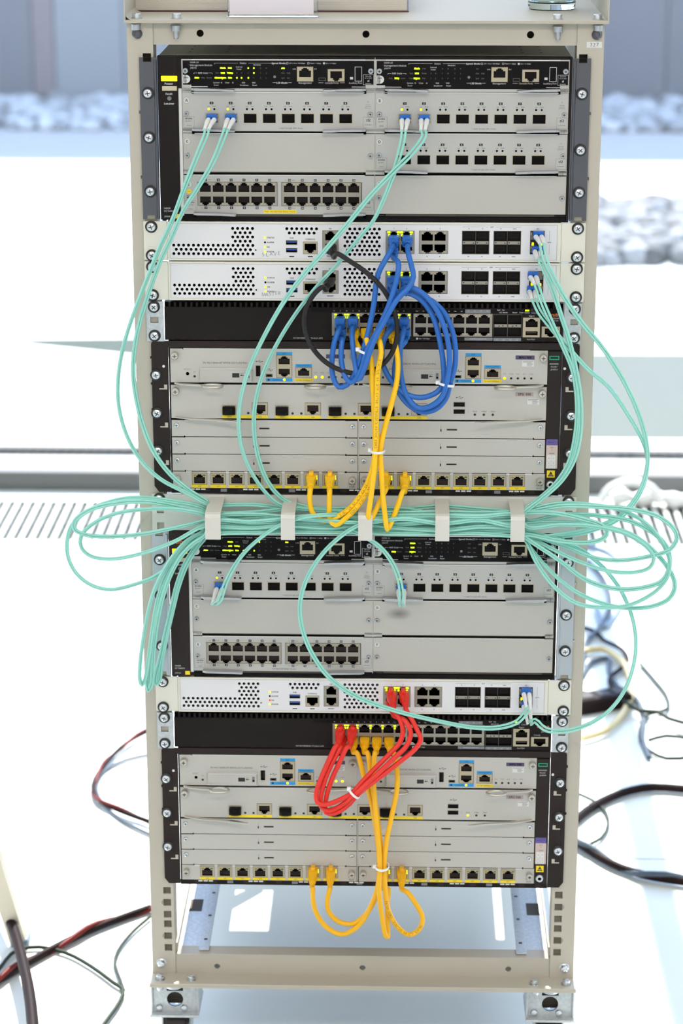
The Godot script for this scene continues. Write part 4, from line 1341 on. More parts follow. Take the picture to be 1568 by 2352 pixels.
	mi("added_rear_sheet", g.mesh(), root)
	g = G.new()
	g.o = yo
	g.box(M.tray, -255.5, 258.5, -216.0, -214.0, -640, 6, 0.4)
	g.box(M.tray, -255.5, 258.5, -215.0, -212.6, 4.6, 6.2, 0.5)
	g.box(M.tray, -255.5, -253.8, -300, -214.6, -640, 5.0, 0.6)
	g.box(M.tray, 256.8, 258.5, -300, -214.6, -640, 5.0, 0.6)
	var pts := []
	for k in 7:
		var a := PI / 2 * k / 6.0
		pts.append([-247.0 - 7.0 * sin(a), -216.0 - 7.0 * (1 - cos(a))])
	for k in 6: g.quad(M.tray, Vector3(pts[k][0], -pts[k][1], -640), Vector3(pts[k][0], -pts[k][1], 5.4), Vector3(pts[k + 1][0], -pts[k + 1][1], 5.4), Vector3(pts[k + 1][0], -pts[k + 1][1], -640))
	mi("top_tray", g.mesh(), root)
	for x in [-243.6, -200.8, 205.0, 247.6]:
		hex_bolt(root, x, 216.0, -10.0, true); hex_bolt(root, x, 210.0 if absf(x) < 220 else 211.0, -1.0 if absf(x) > 220 else 1.0, false, "bolt_nut")
	for x in [-242.6, 246.6]:
		g = G.new()
		g.lathe(M.steel, Vector3(x, 201.0 + FL, -3), [[5.6, 0], [5.6, 1.0], [4.8, 1.4], [4.8, 3.0], [3.8, 5.2], [1.8, 6.4], [0, 6.6]], 18)
		mi("bolt", g.mesh(), root)
	g = G.new()
	for x in [-243.0, 243.4]:
		g = G.new()
		g.lathe(M.chrome, Vector3(x, -906.0 + FL, -3), [[6.2, 0], [6.2, 1.0], [5.0, 1.2], [5.0, 4.5], [4.0, 6.5], [1.6, 7.6], [0, 7.8]], 18)
		mi("bolt", g.mesh(), root)
	for x in [-243.4, -206.0, 206.6, 245.0]: hex_bolt(root, x, -920.6, 12.0, true)
	g = G.new()
	g.box(M.paper, 236.2, 252.6, -195.2 + 0.0, -188.6, -3.0, -2.7)
	g.o = yo
	g = G.new()
	g.o = yo
	g.box(M.paper, 236.0, 252.4, -193.6, -187.2, -3.1, -2.7)
	var lb := mi("number_label", g.mesh(), root)
	g = G.new()
	g.o = yo
	for i in 3: txt(g, M.ink, "327"[i], 240.8 + 3.4 * i, -190.5 + 0.3 * (i % 2), 3.5, -2.6, 0, false, 0.95)
	mi("lettering", g.mesh(), lb)
	for s in [-1, 1]:
		for zc in [-22.0, -590.0]: castor(root, s * 227.4, zc)

func castor(root: Node, x: float, zc: float):
	var g := G.new()
	g.o = Vector3(x, FL, 0)
	var Y := 926.0
	g.box(M.galva, -29, 29, Y, Y + 3, zc - 30, zc + 40, 0.6)          # mounting plate
	g.box(M.galva, -29, -26.6, Y + 2, Y + 45, zc - 26, zc + 26, 0.6); g.box(M.galva, 26.6, 29, Y + 2, Y + 45, zc - 26, zc + 26, 0.6)
	g.plate(M.galva, -28, 28, Y + 2, Y + 45, zc + 20, zc + 22, [[-10, 10, Y + 12, Y + 28], [0, Y + 28, 10.0]], M.slot)
	g.box(M.slot, -14, 14, Y + 8, Y + 40, zc + 8, zc + 10)
	g.box(M.galva, -30, 30, Y + 44, Y + 47, zc - 30, zc + 34, 0.6)
	var c := mi("castor", g.mesh(), root)
	g = G.new()
	g.o = Vector3(x, FL, 0)
	g.lathe(M.chrome, Vector3(0, -Y - 2, zc + 29), [[10.5, -4.0], [10.5, 0.0], [9.0, 1.5], [5.0, 1.5], [4.4, 0.0]], 20, 1)
	g.lathe(M.cavity, Vector3(0, -Y - 2.4, zc + 29), [[4.6, 0.0], [4.6, 0.6], [0, 0.6]], 14, 1)
	mi("swivel_ring", g.mesh(), c)
	for b in [[-21, 5.0], [-18, 12.0], [18, 5], [-19, 39], [11, 39]]:
		g = G.new()
		g.o = Vector3(x, FL, 0)
		g.lathe(M.chrome, Vector3(b[0], -Y - b[1], zc + 21), [[4.4, 0], [4.4, 2.6], [3.6, 4.2], [1.6, 5.0], [0, 5.1]], 14)
		mi("castor_bolt", g.mesh(), c)
	g = G.new()
	g.o = Vector3(x, FL, 0)
	g.lathe(M.blackcord, Vector3(0, -1000, zc), [[12, -14], [28, -14], [30, -11], [30, 11], [28, 14], [12, 14]], 28, 0)
	g.lathe(M.zinc, Vector3(0, -1000, zc), [[0, -16], [12, -16], [12, 16], [0, 16]], 18, 0)
	for sx in [-1, 1]: g.box(M.galva, 17.0 * sx - 1.5, 17.0 * sx + 1.5, Y + 39, 1006, zc - 14, zc + 14, 0.6)
	mi("castor_wheel", g.mesh(), c)

# ---------- cords
const CX := Vector3(0.99963678, -0.00044828, -0.02694624)
const CY := Vector3(-0.00763172, 0.9542251, -0.298992)
const CZ := Vector3(0.02584681, 0.29908905, 0.95387509)
const EYE := Vector3(42.80172, 450.29023, 2494.09758)       # mm, y above the datum

func P(px: float, py: float, z: float) -> Vector3:           # the point at depth z that was surveyed at a place in the photograph
	var v: Vector3 = CX * ((px - 784.0) / 5300.0) - CY * ((py - 1176.0) / 5300.0) - CZ
	return EYE + v * ((z - EYE.z) / v.z)

func F(px: float, py: float, h := 0.0) -> Vector3:           # the same on the floor, h above it
	var v: Vector3 = CX * ((px - 784.0) / 5300.0) - CY * ((py - 1176.0) / 5300.0) - CZ
	return EYE + v * ((-FL + h - EYE.y) / v.y)

func trace(list: Array, z0: float, z1: float) -> Array:      # px, py pairs; depth runs from z0 to z1
	var out := []
	var n: int = list.size() / 2
	for i in n: out.append(P(list[2 * i], list[2 * i + 1], lerpf(z0, z1, i / maxf(n - 1, 1))))
	return out

func arch(list: Array, z0: float, zm: float, z1: float) -> Array:   # depth swells to zm in the middle
	var out := []
	var n: int = list.size() / 2
	for i in n:
		var t := i / maxf(n - 1, 1)
		out.append(P(list[2 * i], list[2 * i + 1], lerpf(z0, z1, t) + (zm - (z0 + z1) / 2) * sin(PI * t)))
	return out

func smooth(p: Array, step := 5.0) -> Array:
	var out := []
	var n := p.size()
	for i in n - 1:
		var p0: Vector3 = p[maxi(i - 1, 0)]
		var p1: Vector3 = p[i]
		var p2: Vector3 = p[i + 1]
		var p3: Vector3 = p[mini(i + 2, n - 1)]
		var d1 := sqrt(maxf(p0.distance_to(p1), 0.01))
		var d2 := sqrt(maxf(p1.distance_to(p2), 0.01))
		var d3 := sqrt(maxf(p2.distance_to(p3), 0.01))
		var m1 := p2 - p1
		var m2 := p2 - p1
		if i > 0: m1 = ((p1 - p0) / d1 - (p2 - p0) / (d1 + d2) + (p2 - p1) / d2) * d2
		if i < n - 2: m2 = ((p2 - p1) / d2 - (p3 - p1) / (d2 + d3) + (p3 - p2) / d3) * d2
		var k := maxi(2, int(p1.distance_to(p2) / step))
		for j in k:
			var t := float(j) / k
			var t2 := t * t
			var t3 := t2 * t
			out.append(p1 * (2 * t3 - 3 * t2 + 1) + m1 * (t3 - 2 * t2 + t) + p2 * (-2 * t3 + 3 * t2) + m2 * (t3 - t2))
	out.append(p[n - 1])
	return out

func lane(k: float, right: bool, x0 := -168.0, x1 := 171.0) -> Array:        # one run through the hooks of the cable manager
	var out := []
	var z := 9.0 + 44.0 * fposmod(k * 0.618, 1.0)
	var ap := 15.5 + 2.05 * k
	for x in [-168.0, -125.0, -82.0, -40.0, 3.0, 46.0, 88.0, 130.0, 171.0]:
		if x < x0 - 1 or x > x1 + 1: continue
		var zz := clampf(z + rng.randf_range(-5, 5), 5, 57)
		var d := clampf(ap + rng.randf_range(-3.4, 3.4) - 0.325 * zz, 8.5, 31.0)
		out.append(Vector3(x, -311.15 - d, zz))
	if not right: out.reverse()
	return out

func lc_end(root: Node, o: Vector3, x: float, d: float, ex: Vector3):     # blue duplex connector in a port at x, d and two white boots that end round ex
	var g := G.new()
	g.o = -o
	for s in [-1, 1]:
		g.box(M.lcblue, x + s * 3.1 - 2.7, x + s * 3.1 + 2.7, d - 2.6, d + 3.4, -3, 10, 0.4)
		g.box(M.lcblue, x + s * 3.1 - 1.3, x + s * 3.1 + 1.3, d - 4.4, d - 2.6, -2, 8, 0.4)
	g.box(M.lcblue, x - 5.6, x + 5.6, d - 5.0, d - 1.6, 3, 9.5, 0.6)
	mi("connector", g.mesh(), root)
	for s in [-1, 1]:
		g = G.new()
		g.o = -o
		var a := Vector3(x + s * 3.1, -d - 0.6, 8.5)
		var b := ex + Vector3(s * 2.1, 0, 0)
		var m := a.lerp(b, 0.5) + Vector3(0, 0.6, 2.0)
		g.tube(M.boot, smooth([a, m, b], 3.0), [2.6, 2.75, 2.8, 2.7, 2.5, 2.2, 2.0, 1.9, 1.8, 1.7, 1.65, 1.6, 1.6, 1.6, 1.6, 1.6, 1.6, 1.6, 1.6, 1.6], 12)
		mi("boot", g.mesh(), root)

func fibre(label: String, pts: Array, ends: Array, roll := 0.0):
	# pts run from the first boot to the second; ends: [x, d, leave] for each connector
	var all := []
	all.append_array([ends[0][2]]); all.append_array(pts); all.append(ends[1][2])
	var o: Vector3 = all[0]
	var root := thing("fibre_patch_cord", label, "cable", o.x, -o.y, o.z, "aqua duplex fibre patch cords")
	for e in ends: lc_end(root, o, e[0], e[1], e[2])
	var c := smooth(all, 4.5)
	var n := c.size()
	var a := []
	var b := []
	for i in n:
		var t: Vector3 = (c[mini(i + 1, n - 1)] - c[maxi(i - 1, 0)]).normalized()
		var u := t.cross((EYE - c[i]).normalized()).normalized()
		var v := u.cross(t)
		var f := minf(i, n - 1 - i) * 4.5
		var half := lerpf(2.1, 1.32, clampf(f / 70.0, 0, 1))
		var w := 0.9 * sin(i * 0.021 + roll) * clampf((f - 30) / 60.0, 0, 1)
		var off := (u * cos(w) + v * sin(w)) * half
		if i == 0: off = Vector3(-2.1 * signf(t.y if absf(t.y) > 0.1 else -1.0) * -1, 0, 0)
		a.append(c[i] + off); b.append(c[i] - off)
	for s in [a, b]:
		var g := G.new()
		g.o = -o
		g.tube(M.aqua, s, 1.4, 8)
		mi("jacket", g.mesh(), root)

# network cords: a plug in the port at x, d; returns the points by which the cord leaves
func plug(root: Node, o: Vector3, m: Material, x: float, d: float, tab: int, hood: bool, lean := 0.0, r := 3.0) -> Array:
	var g := G.new()
	g.o = -o
	if hood:
		g.box(m, x - 5.7, x + 5.7, d - 5.0, d + 3.6, 1, 14, 0.8)
		g.box(m, x - 5.3, x + 5.3, d - 2.2, d + 6.2, 3, 16.5, 1.4)
		g.lathe(m, Vector3(x, -d - 2.4, 16), [[4.6, -3], [4.4, 1], [3.4, 5], [r, 6]], 14)
		mi("plug_boot", g.mesh(), root)
		return [Vector3(x, -d - 2.4, 17), Vector3(x + lean * 0.2, -d - 4.0, 25)]
	var rg := []
	var sc := 1.0 if tab else 0.68
	for k in [[0.5, 5.7, 4.0, 0.0], [9, 5.8, 4.6, 0.0], [15, 5.6, 4.6, -0.6], [24, 4.4, 4.0, -1.6], [30, 3.7, 3.5, -2.6]]:
		var q := []
		for i in 12:
			var a := TAU * (i + 0.5) / 12
			var cx := cos(a)
			var sy := sin(a)
			var sq: float = 1.0 / maxf(absf(cx), absf(sy)) if k[0] < 20 else 1.0
			sq = lerpf(1.0, sq, 0.75)
			q.append(Vector3(x + lean * 0.02 * k[0] + cx * k[1] * sq, -d + k[3] + sy * k[2] * sq, k[0] * sc))
		rg.append(q)
	g.loft(m, rg)
	if tab: g.box(m, x - 2.6, x + 2.6, d - 8.2 if tab > 0 else d + 3.8, d - 3.8 if tab > 0 else d + 8.2, 2, 12, 0.8)
	mi("plug_boot", g.mesh(), root)
	return [Vector3(x + lean * 0.5, -d - 2.4, 28 * sc), Vector3(x + lean * 0.8, -d - 5.5, 37 * sc)]

func cord(label: String, group: String, m: Material, r: float, a: Array, pts: Array, b: Array, words := "", w_from := 0.0, w_mir := false):
	# a, b: [x, d, tab, hood, lean]
	var o := Vector3(a[0], -a[1], 0)
	var root := thing("network_cord", label, "cable", o.x, -o.y, 0, group)
	var all := plug(root, o, m, a[0], a[1], a[2], a[3], a[4], r)
	all.append_array(pts)
	var e := plug(root, o, m, b[0], b[1], b[2], b[3], b[4], r)
	e.reverse()
	all.append_array(e)
	var c := smooth(all, 4.0)
	var g := G.new()
	g.o = -o
	g.tube(m, c, r, 12)
	mi("jacket", g.mesh(), root)
	if words: print_along(root, o, c, r, words, w_from, w_mir)

func print_along(root: Node, o: Vector3, c: Array, r: float, words: String, start: float, flip: bool, h := 2.5):
	var g := G.new()
	g.o = -o
	var pos := start
	var s := 0.0
	var i := 0
	if flip: words = words.reverse()
	for ch in words:
		if ch != " ":
			while i < c.size() - 2 and s + c[i].distance_to(c[i + 1]) < pos:
				s += c[i].distance_to(c[i + 1]); i += 1
			var t: Vector3 = (c[i + 1] - c[i]).normalized() * (-1.0 if flip else 1.0)
			var p: Vector3 = c[i].lerp(c[i + 1], (pos - s) / maxf(c[i].distance_to(c[i + 1]), 0.01))
			var w := (EYE - p)
			w = (w - t * w.dot(t)).normalized()
			var up := w.cross(t)
			var a := glyphs(ch, false)
			var k := h / 0.714
			var mid: Vector3 = (a[1] + a[2]) / 2
			var ref := glyphs("H", false)
			var tl = g.s(M.ink)
			for q in a[0]:
				var ly: float = (q.y - (ref[1].y + ref[2].y) / 2) * k
				var dz := sqrt(maxf(r * r - ly * ly, 0.1)) + 0.06
				g.vert(tl, p + t * (q.x - mid.x) * k + up * ly + w * dz, w)
		pos += h * 0.98
	mi("jacket_lettering", g.mesh(), root)

func tie(label: String, p: Vector3, axis: Vector3, rx: float, rz: float):
	var root := thing("cable_tie", label, "cable tie", p.x, -p.y, p.z, "white cable ties")
	axis = axis.normalized()
	var u := axis.cross(Vector3(0, 0, 1)).normalized()
	var v := axis.cross(u).normalized()
	var g := G.new()
	var n := 28
	for i in n:
		var e := []
		for a in [TAU * i / n, TAU * (i + 1) / n]:
			for k in [[0.0, -1.3], [0.0, 1.3], [1.0, 1.3], [1.0, -1.3]]: e.append(u * cos(a) * (rx + k[0]) + v * sin(a) * (rz + k[0]) + axis * k[1])
		g.quad(M.tie, e[3], e[2], e[6], e[7]); g.quad(M.tie, e[1], e[0], e[4], e[5]); g.quad(M.tie, e[2], e[1], e[5], e[6]); g.quad(M.tie, e[0], e[3], e[7], e[4])
	mi("strap", g.mesh(), root)
	g = G.new()
	g.box(M.tie, -2.4, 2.4, -2.0, 2.0, -2.2, 2.2, 0.5)
	mi("tie_head", g.mesh(), root, u * (rx + 0.8))

func floor_cord(called: String, label: String, m: Material, r: float, pts: Array, m2 = null, group := "cables lying on the floor"):
	var c := smooth(pts, 16.0)
	var o: Vector3 = c[0]
	var root := thing(called, label, "cable", o.x, -o.y, o.z, group)
	var g := G.new()
	g.o = -o
	g.tube(m, c, r, 10)
	mi("jacket", g.mesh(), root)
	if m2:
		g = G.new()
		g.o = -o
		var s := []
		for i in c.size():
			var t: Vector3 = (c[mini(i + 1, c.size() - 1)] - c[maxi(i - 1, 0)]).normalized()
			var u := t.cross(Vector3.UP).normalized()
			s.append(c[i] + (u * cos(i * 0.8) + Vector3.UP * sin(i * 0.8)) * r * 0.75 + Vector3(0, r * 0.35, 0))
		g.tube(m2, s, r * 0.75, 8)
		mi("twisted_strand", g.mesh(), root)
	return root

func L(list: Array, h := 4.0) -> Array:       # places on the floor
	var out := []
	for i in list.size() / 2: out.append(F(list[2 * i], list[2 * i + 1], h))
	return out

func fibres():
	var in_l := 478.0
	# the hooks' left and right mouths are near pixel 480 and 1200; loops outside them
	var L1 := arch([470, 1178, 400, 1163, 330, 1152, 260, 1157, 205, 1172, 171, 1198, 172, 1216, 200, 1229, 260, 1232, 330, 1226, 420, 1208, 472, 1196], 30, 60, 34)
	var L1b := arch([470, 1168, 400, 1152, 320, 1143, 262, 1150, 205, 1172, 166, 1205, 154, 1245, 158, 1285, 178, 1320, 212, 1345, 255, 1354, 310, 1342, 355, 1324, 395, 1295, 435, 1255, 472, 1226], 28, 55, 30)
	var L2 := arch([470, 1182, 400, 1169, 330, 1170, 265, 1180, 215, 1202, 186, 1232, 187, 1258, 208, 1277, 255, 1284, 330, 1270, 400, 1244, 472, 1208], 40, 58, 40)
	var H1 := arch([468, 1220, 430, 1241, 401, 1272, 376, 1310, 354, 1356, 341, 1402, 330, 1460, 322, 1520, 321, 1560, 326, 1574, 333, 1560, 343, 1500, 351, 1440, 360, 1388, 376, 1334, 402, 1286, 436, 1248, 472, 1220], 34, 66, 26)
	var H2 := arch([468, 1226, 434, 1252, 405, 1288, 384, 1330, 366, 1382, 354, 1440, 345, 1500, 338, 1562, 341, 1587, 348, 1570, 352, 1500, 361, 1430, 374, 1370, 392, 1320, 414, 1280, 442, 1250, 472, 1228], 24, 56, 44)
	var H3 := arch([468, 1230, 447, 1258, 424, 1296, 406, 1344, 393, 1400, 379, 1460, 366, 1520, 356, 1560, 358, 1571, 364, 1566, 371, 1520, 383, 1460, 397, 1400, 410, 1348, 428, 1300, 450, 1262, 472, 1234], 20, 40, 18)
	var R1 := arch([1210, 1176, 1290, 1162, 1380, 1164, 1450, 1170, 1510, 1186, 1546, 1214, 1554, 1236, 1538, 1262, 1490, 1278, 1420, 1287, 1360, 1280, 1300, 1256, 1210, 1222], 34, 66, 30)
	var R2 := arch([1210, 1170, 1290, 1156, 1380, 1162, 1440, 1177, 1490, 1208, 1522, 1250, 1538, 1292, 1530, 1330, 1500, 1362, 1440, 1391, 1375, 1395, 1320, 1384, 1270, 1345, 1232, 1292, 1208, 1242], 30, 60, 34)
	var R3 := arch([1210, 1196, 1290, 1182, 1380, 1185, 1450, 1198, 1510, 1232, 1533, 1262, 1537, 1300, 1520, 1334, 1480, 1349, 1420, 1353, 1350, 1334, 1280, 1284, 1206, 1234], 26, 58, 40)
	var R4 := arch([1210, 1210, 1290, 1205, 1370, 1210, 1440, 1228, 1486, 1258, 1501, 1282, 1492, 1303, 1460, 1314, 1400, 1312, 1330, 1290, 1270, 1262, 1208, 1228], 44, 70, 30)
	var R5 := arch([1210, 1204, 1290, 1200, 1380, 1209, 1450, 1228, 1510, 1275, 1545, 1325, 1549, 1350, 1536, 1375, 1500, 1392, 1450, 1397, 1390, 1388, 1320, 1358, 1262, 1310, 1208, 1244], 30, 52, 26)
	var R6 := arch([1210, 1178, 1270, 1178, 1330, 1190, 1380, 1206, 1394, 1220, 1386, 1236, 1350, 1246, 1290, 1243, 1210, 1228], 36, 60, 40)
	var p := trace([474, 305, 452, 360, 424, 430, 398, 500, 366, 570, 332, 655, 300, 740, 280, 810, 271, 875, 273, 935, 291, 1000, 322, 1055, 368, 1100, 430, 1133, 472, 1156], 40, 30)
	p.append_array(lane(0, true)); p.append_array(R2); p.append_array(lane(15, false)); p.append_array(H1); p.append_array(lane(9, true))
	p.append_array(trace([1212, 1232, 1290, 1226, 1360, 1212, 1420, 1186, 1458, 1145, 1478, 1105, 1487, 1055, 1483, 1010, 1464, 945, 1430, 872, 1384, 800, 1336, 742, 1300, 690, 1272, 640, 1250, 592], 36, 46))
	fibre("aqua cord from the leftmost blue connector at the top, bowing furthest left", p, [[-163.95, -112, Vector3(-167.5, 104.0, 34)], [189.6, 13.4, Vector3(191.8, -17.0, 33)]], 0.2)
	p = trace([518, 300, 490, 370, 455, 430, 420, 485, 394, 545, 368, 600, 344, 665, 322, 735, 309, 800, 306, 860, 314, 920, 331, 985, 356, 1042, 392, 1090, 440, 1130, 472, 1150], 42, 26)
	p.append_array(lane(2, true)); p.append_array(R3); p.append_array(lane(12, false)); p.append_array(H2); p.append_array(lane(6, true))
	p.append_array(trace([1205, 1176, 1248, 1142, 1288, 1105, 1316, 1060, 1331, 1000, 1333, 930, 1324, 860, 1306, 780, 1288, 725, 1270, 670, 1252, 625, 1240, 598], 36, 44))
	fibre("aqua cord from the second blue connector at the top, following the left post", p, [[-143.4, -112, Vector3(-146.5, 104.0, 34)], [189.0, 29.6, Vector3(189.4, -33.8, 30)]], 1.7)
	p = trace([974, 312, 945, 352, 905, 392, 850, 450, 800, 512, 740, 582, 682, 650, 640, 712, 600, 785, 573, 845, 555, 905, 548, 960, 553, 1020, 571, 1072, 602, 1122, 640, 1158, 690, 1168], 42, 24)
	p.append_array(lane(1, true, 0)); p.append_array(R1); p.append_array(lane(5, false)); p.append_array(L1); p.append_array(lane(8, true))
	p.append_array(trace([1205, 1172, 1240, 1144, 1278, 1108, 1306, 1062, 1321, 1000, 1325, 930, 1316, 856, 1292, 795, 1268, 745, 1248, 700], 32, 44))
	fibre("aqua cord from the fourth blue connector at the top, crossing over its neighbour", p, [[64.2, -112, Vector3(62.8, 104.0, 34)], [184.8, 58.0, Vector3(187.4, -62.2, 31)]], 2.6)
	p = trace([925, 318, 908, 385, 884, 450, 858, 505, 820, 552, 770, 612, 730, 655, 690, 705, 650, 765, 618, 825, 596, 882, 584, 942, 584, 1000, 595, 1058, 617, 1110, 652, 1148, 700, 1164], 38, 16)
	p.append_array(lane(3, true, 0)); p.append_array(R4); p.append_array(lane(10, false)); p.append_array(L2); p.append_array(lane(14, true))
	p.append_array(trace([1212, 1236, 1290, 1232, 1362, 1218, 1424, 1190, 1462, 1146, 1482, 1100, 1486, 1050, 1474, 1010, 1440, 950, 1398, 890, 1352, 850, 1316, 812, 1288, 780, 1260, 745, 1238, 716], 30, 40))
	fibre("aqua cord from the third blue connector at the top, passing under its neighbour", p, [[43.6, -112, Vector3(42.4, 104.0, 34)], [184.2, 74.0, Vector3(184.6, -78.2, 30)]], 0.9)
	p = trace([501, 1383, 505, 1378, 516, 1345, 535, 1306, 562, 1268, 600, 1234, 640, 1208, 690, 1190, 740, 1183], 44, 58)
	p.append_array(lane(4, true, 2)); p.append_array(R6); p.append_array(lane(16, false)); p.append_array(H3); p.append_array(lane(11, true)); p.append_array(R5); p.append_array(lane(7, false, 45))
	p.append_array(trace([858, 1192, 826, 1205, 790, 1226, 742, 1270, 706, 1325, 689, 1385, 693, 1440, 716, 1500, 756, 1556, 815, 1598, 900, 1630, 1000, 1655, 1090, 1671, 1150, 1670, 1190, 1656, 1210, 1632], 56, 40))
	fibre("aqua cord from the left port of the lower chassis switch", p, [[-163.95, 421.4, Vector3(-168.5, -432.0, 34)], [189.0, 546.6, Vector3(190.4, -556.5, 34)]], 1.2)
	p = trace([920, 1384, 922, 1372, 916, 1330, 898, 1288, 872, 1256, 846, 1238, 815, 1222], 44, 50)
	p.append_array(lane(13, false, -168, -20)); p.append_array(L1b); p.append_array(lane(17, true))
	p.append_array(trace([1212, 1222, 1300, 1246, 1366, 1286, 1415, 1340, 1445, 1398, 1459, 1460, 1456, 1520, 1434, 1585, 1395, 1635, 1345, 1666, 1288, 1680, 1250, 1674, 1228, 1655], 34, 40))
	fibre("aqua cord from the middle of the lower chassis switch, card B", p, [[43.6, 421.4, Vector3(44.5, -432.0, 34)], [189.2, 562.0, Vector3(192.0, -574.0, 34)]], 2.1)

func cords():
	var gb := "blue network cords"
	var m = M.blue
	# upper switch ports: columns at -26 + 14.05 k, rows at d 88.9 + 20 and + 33
	cord("blue cord from port 1 of the SLAVE firewall, leftmost of the left blue bundle", gb, m, 3.0, [32.4, 19.0, 0, true, -8], trace([890, 588, 868, 630, 858, 700, 846, 760, 833, 808], 36, 48) + trace([818, 850, 796, 884, 778, 889, 765, 868, 762, 830, 768, 785, 776, 762], 46, 34), [-26.0, 110.0, 0, true, -1])
	cord("blue cord from port 2 of the SLAVE firewall, behind the one in port 1", gb, m, 3.0, [31.8, 30.5, 0, true, 2], trace([915, 606, 911, 640, 893, 700, 866, 760, 841, 808], 44, 56) + trace([829, 850, 808, 878, 794, 868, 784, 830, 784, 795, 786, 780], 54, 34), [-25.0, 122.0, 0, true, 1])
	cord("blue cord from port 3 of the SLAVE firewall, kinked where it turns left", gb, m, 3.0, [47.0, 19.0, 0, true, 2], trace([938, 585, 945, 612, 949, 636, 940, 658, 912, 688, 884, 735, 862, 775, 849, 808], 40, 60) + trace([837, 845, 824, 872, 818, 850, 812, 812, 809, 785, 808, 770], 58, 36), [-11.9, 110.0, 0, true, 0])
	cord("blue cord from port 1 of the MASTER firewall, innermost in the right blue loop", gb, m, 3.0, [31.2, 63.6, 0, true, 1], trace([915, 672, 940, 674, 968, 690, 994, 728, 1010, 785, 1018, 840, 1018, 880], 34, 44) + trace([1004, 900, 968, 913, 932, 905, 898, 874, 878, 832, 880, 785, 890, 765], 46, 34), [30.6, 110.0, 0, true, -2])
	cord("blue cord from port 2 of the MASTER firewall, middle of the right blue loop", gb, m, 3.0, [30.8, 75.2, 0, true, 2], trace([938, 660, 968, 672, 1002, 712, 1024, 765, 1032, 825, 1025, 880], 40, 52) + trace([1014, 912, 986, 934, 958, 936, 932, 905, 919, 850, 920, 790, 925, 768], 52, 34), [44.6, 110.0, 0, true, -1])
	cord("blue cord from port 3 of the MASTER firewall, outermost in the right blue loop", gb, m, 3.0, [46.2, 64.2, 0, true, 0], trace([962, 680, 990, 690, 1022, 722, 1042, 775, 1045, 835, 1033, 882], 34, 44) + trace([1022, 918, 998, 941, 968, 946, 936, 928, 912, 893, 906, 850, 918, 800, 930, 785], 42, 34), [45.6, 122.0, 0, true, 1])
	var gy := "yellow network cords between the upper switch and the upper router"
	m = M.yellow
	var q := [25.7, 46.7]
	cord("yellow cord to the leftmost yellow plug of the upper router", gy, m, 2.95, [-11.9, 122.0, 0, false, 4], trace([824, 800, 836, 822, 849, 855, 856, 900, 859, 960, 861, 1032], 38, 50) + trace([855, 1075, 838, 1120, 805, 1165, 765, 1191, 736, 1194, 716, 1175, 711, 1140, 713, 1122], 52, 44), [-58.6, 290.3, 1, false, 0], "DIGITUS SF/UTP CAT5E", 178.0, true)
	cord("yellow cord to the second yellow plug from the left of the upper router", gy, m, 2.95, [2.2, 122.0, 0, false, 0], trace([842, 780, 852, 830, 857, 900, 862, 960, 867, 1032], 48, 60) + trace([862, 1075, 848, 1120, 822, 1162, 792, 1192, 770, 1206, 758, 1194, 756, 1160, 757, 1125], 56, 46), [-37.5, 290.4, 1, false, 0], "CORD  DIGITUS SF/UTP", 190.0, true)
	cord("upper yellow cord with clear black lettering down its straight middle run", gy, m, 2.95, [16.3, 122.0, 0, false, 0], trace([872, 785, 875, 810, 868, 850, 866, 900, 864, 960, 862, 1032], 52, 68) + trace([858, 1090, 851, 1145, 846, 1186, 849, 1195, 860, 1178, 875, 1145, 887, 1122], 70, 48), [25.7, 290.6, 1, false, -3], "DIGITUS SF/UTP CAT5E STRANDED PATCH CORD", 55.0)
	cord("yellow cord to the rightmost yellow plug of the upper router", gy, m, 2.95, [30.4, 122.0, 0, false, 1], trace([905, 782, 913, 825, 911, 875, 898, 930, 883, 985, 874, 1032], 40, 62) + trace([876, 1090, 880, 1150, 886, 1200, 889, 1216, 896, 1205, 912, 1165, 925, 1128], 64, 46), [46.7, 290.8, 1, false, 0])
	tie("white cable tie round the left blue bundle", P(838, 808, 51), P(822, 850, 53) - P(850, 770, 53), 7.6, 6.6)
	tie("white cable tie round the right blue loop", P(1024, 882, 47), P(1016, 905, 47) - P(1028, 850, 47), 8.4, 6.6)
	tie("white cable tie round the upper yellow cords", P(867, 1034, 60), P(866, 1070, 60) - P(867, 1000, 60), 7.4, 11.5)
	cord("black cord looping between the two white firewalls marked in pencil", "", M.blackcord, 2.7, [-36.4, 29.0, 0, false, 5], trace([776, 583, 800, 598, 840, 625, 872, 655, 896, 692, 910, 735, 911, 775, 897, 815, 868, 845, 832, 858, 790, 853, 748, 832, 715, 795, 699, 750, 702, 712, 718, 680, 738, 660], 46, 44), [-37.2, 65.0, 0, false, -4])
	var gr := "red network cords"
	m = M.red
	cord("red cord from the left red plug of the lowest firewall", gr, m, 2.85, [32.4, 551.5, 1, false, 4], trace([917, 1650, 925, 1678, 918, 1705, 894, 1732, 858, 1768, 826, 1802, 810, 1820], 42, 66) + trace([782, 1836, 745, 1848, 728, 1842, 726, 1822, 738, 1785, 758, 1740, 772, 1712], 66, 42), [-26.0, 598.5, 1, false, -2])
	cord("red cord whose plug hides below the left red plug of the lowest firewall", gr, m, 2.85, [31.8, 563.5, 0, false, 5], trace([930, 1655, 943, 1682, 934, 1712, 904, 1742, 866, 1778, 834, 1806, 816, 1823], 46, 71) + trace([790, 1845, 756, 1862, 737, 1852, 738, 1822, 750, 1780, 770, 1738, 782, 1716], 62, 38), [-24.0, 609.5, 0, false, -2])
